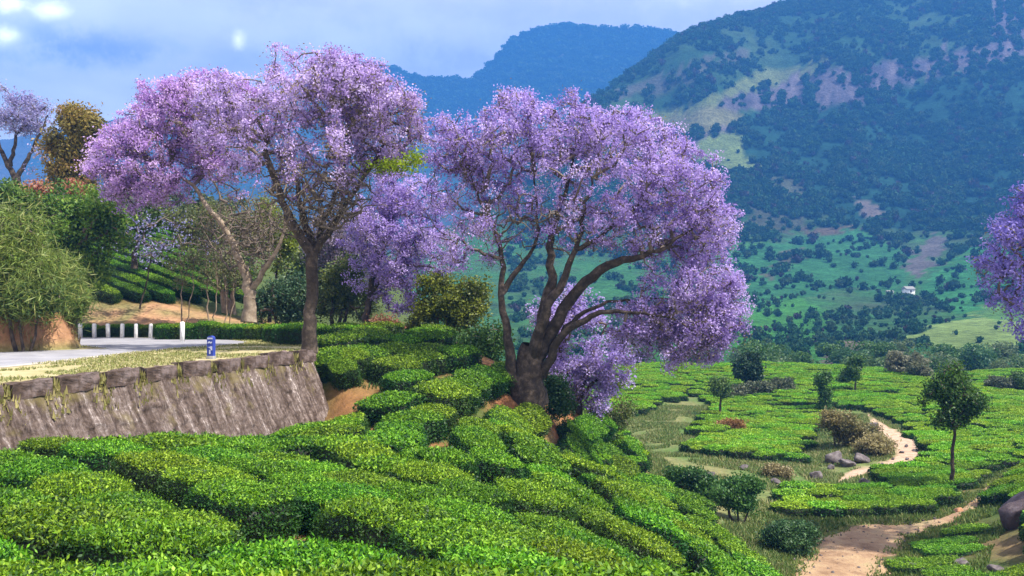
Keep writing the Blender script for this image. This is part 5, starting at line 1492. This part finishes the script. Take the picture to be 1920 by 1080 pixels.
# ------------------------------------------------------------------ stones
def rock_mesh(seed, sub=3):
    import bmesh
    bm = bmesh.new(); bmesh.ops.create_icosphere(bm, subdivisions=sub, radius=1)
    V = np.array([v.co[:] for v in bm.verts]); Fc = np.array([[v.index for v in f.verts] for f in bm.faces]); bm.free()
    r = np.random.default_rng(seed)
    for _ in range(13):                       # chop flat faces
        d = r.normal(size=3); d /= np.linalg.norm(d); lim = .42 + .36 * r.random()
        s_ = V @ d; V = V - np.where(s_ > lim, s_ - lim, 0)[:, None] * d
    V = V * (1 + .12 * fbm(V[:, 0] * 3 + seed, V[:, 1] * 3 + V[:, 2] * 2, 3, seed))[:, None]
    return mesh_np("boulder", V, Fc)
RK = [rock_mesh(600 + i) for i in range(6)]
def rock(px, py, w, h, lab, mat=M_ROCK, p=None, i=0, rz=None, grp=None):
    p = gat(px, py) if p is None else p
    me = RK[i % 6]
    if mat is not M_ROCK:
        me = me.copy(); me.materials.clear(); me.materials.append(mat)
    k_ = p[1] / F
    o = obj("boulder", me, mat, loc=(p[0], p[1], p[2] + h * k_ * .25))
    o.scale = (w * k_ * .5, w * k_ * .42, h * k_ * .62); o.rotation_euler = (0, random.uniform(-.2, .2), random.uniform(0, 6.28) if rz is None else rz)
    tag(o, lab, "boulder", grp)
    return o
for i, (px, py, w, h, lab) in enumerate([
    (1562, 866, 50, 26, "pale grey slanting boulder below the yellowish dry bush"), (1586, 874, 40, 22, "grey boulder touching the slanting boulder's lower end"), (1612, 866, 36, 24, "dark grey boulder beside the stream bend"),
    (1528, 898, 36, 20, "purplish boulder at the upper edge of the green lawn patch"), (1560, 880, 20, 14, "small stone under the slanting boulder"), (1620, 910, 36, 18, "dark stone at the corner of the tea by the lawn patch"),
    (1650, 922, 24, 12, "small stone at the edge of the lawn patch"), (1545, 944, 15, 12, "lone grey stone standing in the green lawn patch"), (1455, 905, 24, 12, "small grey stone left of the purplish boulder"), (1500, 806, 26, 12, "reddish grey stone in the tea field above the dry bush"),
    (1335, 892, 22, 12, "small stone in dry grass at the foot of the slope"), (1395, 880, 26, 12, "flat stone in the dry grass strip"), (1640, 802, 30, 14, "pale stone at the top of the stream bend"),
    (1720, 1066, 44, 18, "grey stone below the tea rows by the path"), (1800, 1060, 50, 16, "flat grey stone under the lowest tea row"), (1870, 1075, 40, 18, "grey stone at the bottom edge below the tea")]):
    rock(px, py, w, h, lab, i=i)
rock(1797, 962, 20, 15, "rounded orange stone on the edge of the dirt path", M_ORANGE, i=2)
for px, py in [(1690, 850), (1702, 862), (1675, 862), (1715, 846), (1655, 872), (1640, 880), (1700, 838)]:
    rock(px, py, random.uniform(8, 14), random.uniform(5, 8), "small pale stone in the sandy stream bed", M_ORANGE if px % 3 == 0 else M_ROCK, i=px, grp="stones in the stream bed")
p = gat(1912, 1010); 
M_DROCK = ramp_material("dark_rock", 1.2, [(0.3, (0.035, 0.026, 0.03)), (0.5, (0.09, 0.066, 0.07)), (0.75, (0.26, 0.22, 0.22))], 0.9, 0.1, 4)
o = rock(1912, 985, 150, 90, "big dark slanting rock at the edge of the tea rows", M_DROCK, p=np.array([(1925 - CX) / F * 45, 45, -11.5]), i=3, rz=.3)
o.rotation_euler = (0.1, -0.55, 0.3)
rock(0, 0, 20, 14, "orange pink stone beyond the white guard posts", M_ORANGE, p=np.array([(247 - CX) / F * 57.2, 57.2, -2.05]), i=1)
rock(0, 0, 30, 13, "pale grey stone beyond the white guard posts", M_CONC, p=np.array([(226 - CX) / F * 57.2, 57.2, -2.0]), i=4)
rock(0, 0, 12, 8, "small pale orange stone at the foot of the largest tree", M_ORANGE, p=np.array([(1016 - CX) / F * 46.5, 46.5, gz((1016 - CX) / F * 46.5, 46.5) + .25]), i=5)

# ------------------------------------------------------------------ grass (stuff)
def blades(name, P, h, cols, seed, w=.02, lean=.5):
    r = np.random.default_rng(seed); n_ = len(P)
    a = r.random(n_) * 6.28
    d = np.c_[np.cos(a), np.sin(a), np.zeros(n_)]; sd = np.c_[-np.sin(a), np.cos(a), np.zeros(n_)]
    hh_ = (h * (.5 + r.random(n_)))[:, None]
    tipp = P + d * hh_ * lean * r.random(n_)[:, None] + np.array([0, 0, 1]) * hh_
    ww = w * (1 + r.random(n_))[:, None]
    V = np.stack([P - sd * ww, P + sd * ww, tipp], 1).reshape(-1, 3)
    C = np.repeat(pick(cols, r.random(n_) * .7 + .3 * vnoise(P[:, 0] * .6, P[:, 1] * .6, seed), r), 3, 0)
    o = obj(name, mesh_np(name, V, np.arange(3 * n_).reshape(-1, 3), C), M_GRASS); o["kind"] = "stuff"
    return o
r = np.random.default_rng(8)
DRY = [(0.22, 0.23, 0.07), (0.37, 0.33, 0.15), (0.48, 0.41, 0.23)]
# verge: between the wall top and the road
q = np.c_[r.uniform(-22, -7, 60000), r.uniform(22, 57, 60000)]
inside = inpoly(q[:, 0], q[:, 1], verge) & (~inpoly(q[:, 0], q[:, 1], road)) & ~(poly_dist(q[:, 0], q[:, 1], BANK) > .1)
q = q[inside]; q = q[vnoise(q[:, 0] * .8, q[:, 1] * .8, 4) > .32]
q = q[vnoise(q[:, 0] * .35, q[:, 1] * .35, 14) + .25 * vnoise(q[:, 0] * 2, q[:, 1] * 2, 15) > .42]
blades("verge_grass", np.c_[q, np.full(len(q), ZR)], .07, [(0.12, 0.16, 0.035), (0.24, 0.25, 0.08), (0.42, 0.37, 0.18)], 61, .018, 1.2)
# growth in the gaps between parapet blocks
pts = []
for (a, b) in zip(blocks[:-1], blocks[1:]):
    ta, tb = wall_t(a[1]), wall_t(b[0])
    for _ in range(200):
        p = wall_pt(random.uniform(ta + .004, tb - .004), random.uniform(-.5, .05)); pts.append((*p, -2.80 + random.random() * .25))
    for _ in range(45):
        t_ = random.uniform(ta - .02, tb + .02); dz = random.random() ** 2 * .7; p = wall_pt(t_, .04 + .37 * dz); pts.append((*p, -2.85 - dz))
blades("wall_top_grass", np.array(pts), .2, [(0.14, 0.15, 0.03), (0.30, 0.27, 0.09), (0.44, 0.37, 0.17)], 62, .025)
# scrub grass in the valley
q = np.c_[r.uniform(4, 42, 260000), r.uniform(38, 105, 260000)]
zq = ground(q[:, 0], q[:, 1]); qp = CX + F * q[:, 0] / q[:, 1]; qr = prow(q[:, 1], zq); nn_ = fbm(q[:, 0] * .12, q[:, 1] * .12, 3, 301)
ins = inpoly(qp + 20 * nn_, qr + 10 * nn_, SCRUB) & ~inpoly(qp, qr, STREAM) & ~inpoly(qp, qr, LAWN) & (zq < -8)
ins &= vnoise(q[:, 0] * .5, q[:, 1] * .5, 12) > .3
q, zq = q[ins], zq[ins]
blades("dry_grass", np.c_[q, zq], .2, [(0.05, 0.12, 0.02), (0.10, 0.17, 0.035), (0.20, 0.22, 0.07), (0.36, 0.31, 0.15)], 63, .03, 1.1)
# weeds on the bare soil of the slope
q = np.c_[r.uniform(-12, 14, 40000), r.uniform(8, 54, 40000)]
q = q[near_zone(q[:, 0], q[:, 1])]; q = q[vnoise(q[:, 0] * .5, q[:, 1] * .5, 31) > .5]
blades("slope_weeds", np.c_[q, ground(q[:, 0], q[:, 1])], .2, [(0.03, 0.08, 0.02), (0.08, 0.14, 0.03), (0.16, 0.2, 0.05)], 64, .03, .8)
# hanging dry growth on the earth bank
q = np.c_[r.uniform(-34, -18.5, 30000), r.uniform(36.5, 52, 30000)]
dq = poly_dist(q[:, 0], q[:, 1], BANK); q = q[(dq > .05) & (vnoise(q[:, 0] * 1.1, q[:, 1] * 1.1, 41) > .42)]
blades("bank_grass", np.c_[q, bank_h(q[:, 0], q[:, 1])], .3, [(0.2, 0.13, 0.06), (0.34, 0.24, 0.12), (0.2, 0.2, 0.06)], 65, .025, 1.2)

peb = RK[0].copy(); 
pk = r.integers(3, len(pc) - 2, 420); pf = (r.random(420) - .5)
dd = np.gradient(pc[:, :2], axis=0); dd /= np.linalg.norm(dd, axis=1, keepdims=True)
pq = pc[pk, :2] + np.c_[-dd[pk, 1], dd[pk, 0]] * (pc[pk, 3] * pf * 1.05)[:, None]
for m_ in RK:
    if not m_.materials: m_.materials.append(M_ROCK)
ps = .03 + .09 * r.random(420) ** 3
scatter("path_pebbles", np.c_[pq, ground(pq[:, 0], pq[:, 1]) + .07], r.random((420, 3)) * 6, np.c_[ps, ps, ps * .7], r.integers(0, 6, 420), RK)
pk = r.integers(0, len(pc), 9000); sg_ = np.where(r.random(9000) < .5, -1, 1); pf = sg_ * (.5 - .22 * r.random(9000) ** 2.5 + .1 * r.random(9000))
pq = pc[pk, :2] + np.c_[-dd[pk, 1], dd[pk, 0]] * (pc[pk, 3] * pf)[:, None] + r.normal(size=(9000, 2)) * .12
pq = pq[vnoise(pq[:, 0] * 1.1, pq[:, 1] * 1.1, 77) > .38]
q2 = np.c_[r.uniform(10, 34, 90000), r.uniform(37, 64, 90000)]
z2 = ground(q2[:, 0], q2[:, 1])
dq2 = np.min(np.linalg.norm(q2[:, None, :] - pc[None, ::3, :2], axis=2) - pc[None, ::3, 3] * 0.5, axis=1)
k2 = (z2 < -9.5) & (dq2 > 0) & (dq2 < 4) & (vnoise(q2[:, 0] * .8, q2[:, 1] * .8, 55) > .25)
blades("ground_grass", np.c_[q2[k2], z2[k2]], .16, [(0.04, 0.09, 0.015), (0.09, 0.15, 0.025), (0.2, 0.21, 0.06)], 67, .03, 1.0)
blades("path_weeds", np.c_[pq, ground(pq[:, 0], pq[:, 1]) + .03], .13, [(0.06, 0.12, 0.02), (0.14, 0.19, 0.04), (0.3, 0.27, 0.11)], 66, .03, 1.0)

# ------------------------------------------------------------------ air
if HAZE_DENSITY > 0:
    lo, hi = np.full(3, 1e9), np.full(3, -1e9)          # everything built so far lies inside the air
    for o_ in COL.objects:
        if o_.type == "MESH" and o_.parent is None and len(o_.data.vertices):
            a_ = np.empty(len(o_.data.vertices) * 3, np.float32); o_.data.vertices.foreach_get("co", a_); a_ = a_.reshape(-1, 3)
            if o_.location.length > 0: continue
            lo = np.minimum(lo, a_.min(0)); hi = np.maximum(hi, a_.max(0))
    print("bounds", lo, hi)
    v, f = box_vf(lo[0] - 30, hi[0] + 30, -60, hi[1] + 30, lo[2] - 1.5, hi[2] + 45)
    me = mesh_np("haze", v, f)
    m, t = new_mat("haze_air")
    pv = N(t, "ShaderNodeVolumePrincipled")
    pv.inputs["Color"].default_value = HAZE_COLOR
    pv.inputs["Density"].default_value = HAZE_DENSITY
    o = N(t, "ShaderNodeOutputMaterial"); t.links.new(pv.outputs[0], o.inputs["Volume"])
    tag(obj("haze", me, m), kind="stuff")
print("total tris", sum(sum(len(p.vertices) - 2 for p in me.polygons) if len(me.polygons) < 2000 else len(me.loops) - 2 * len(me.polygons) for me in bpy.data.meshes))
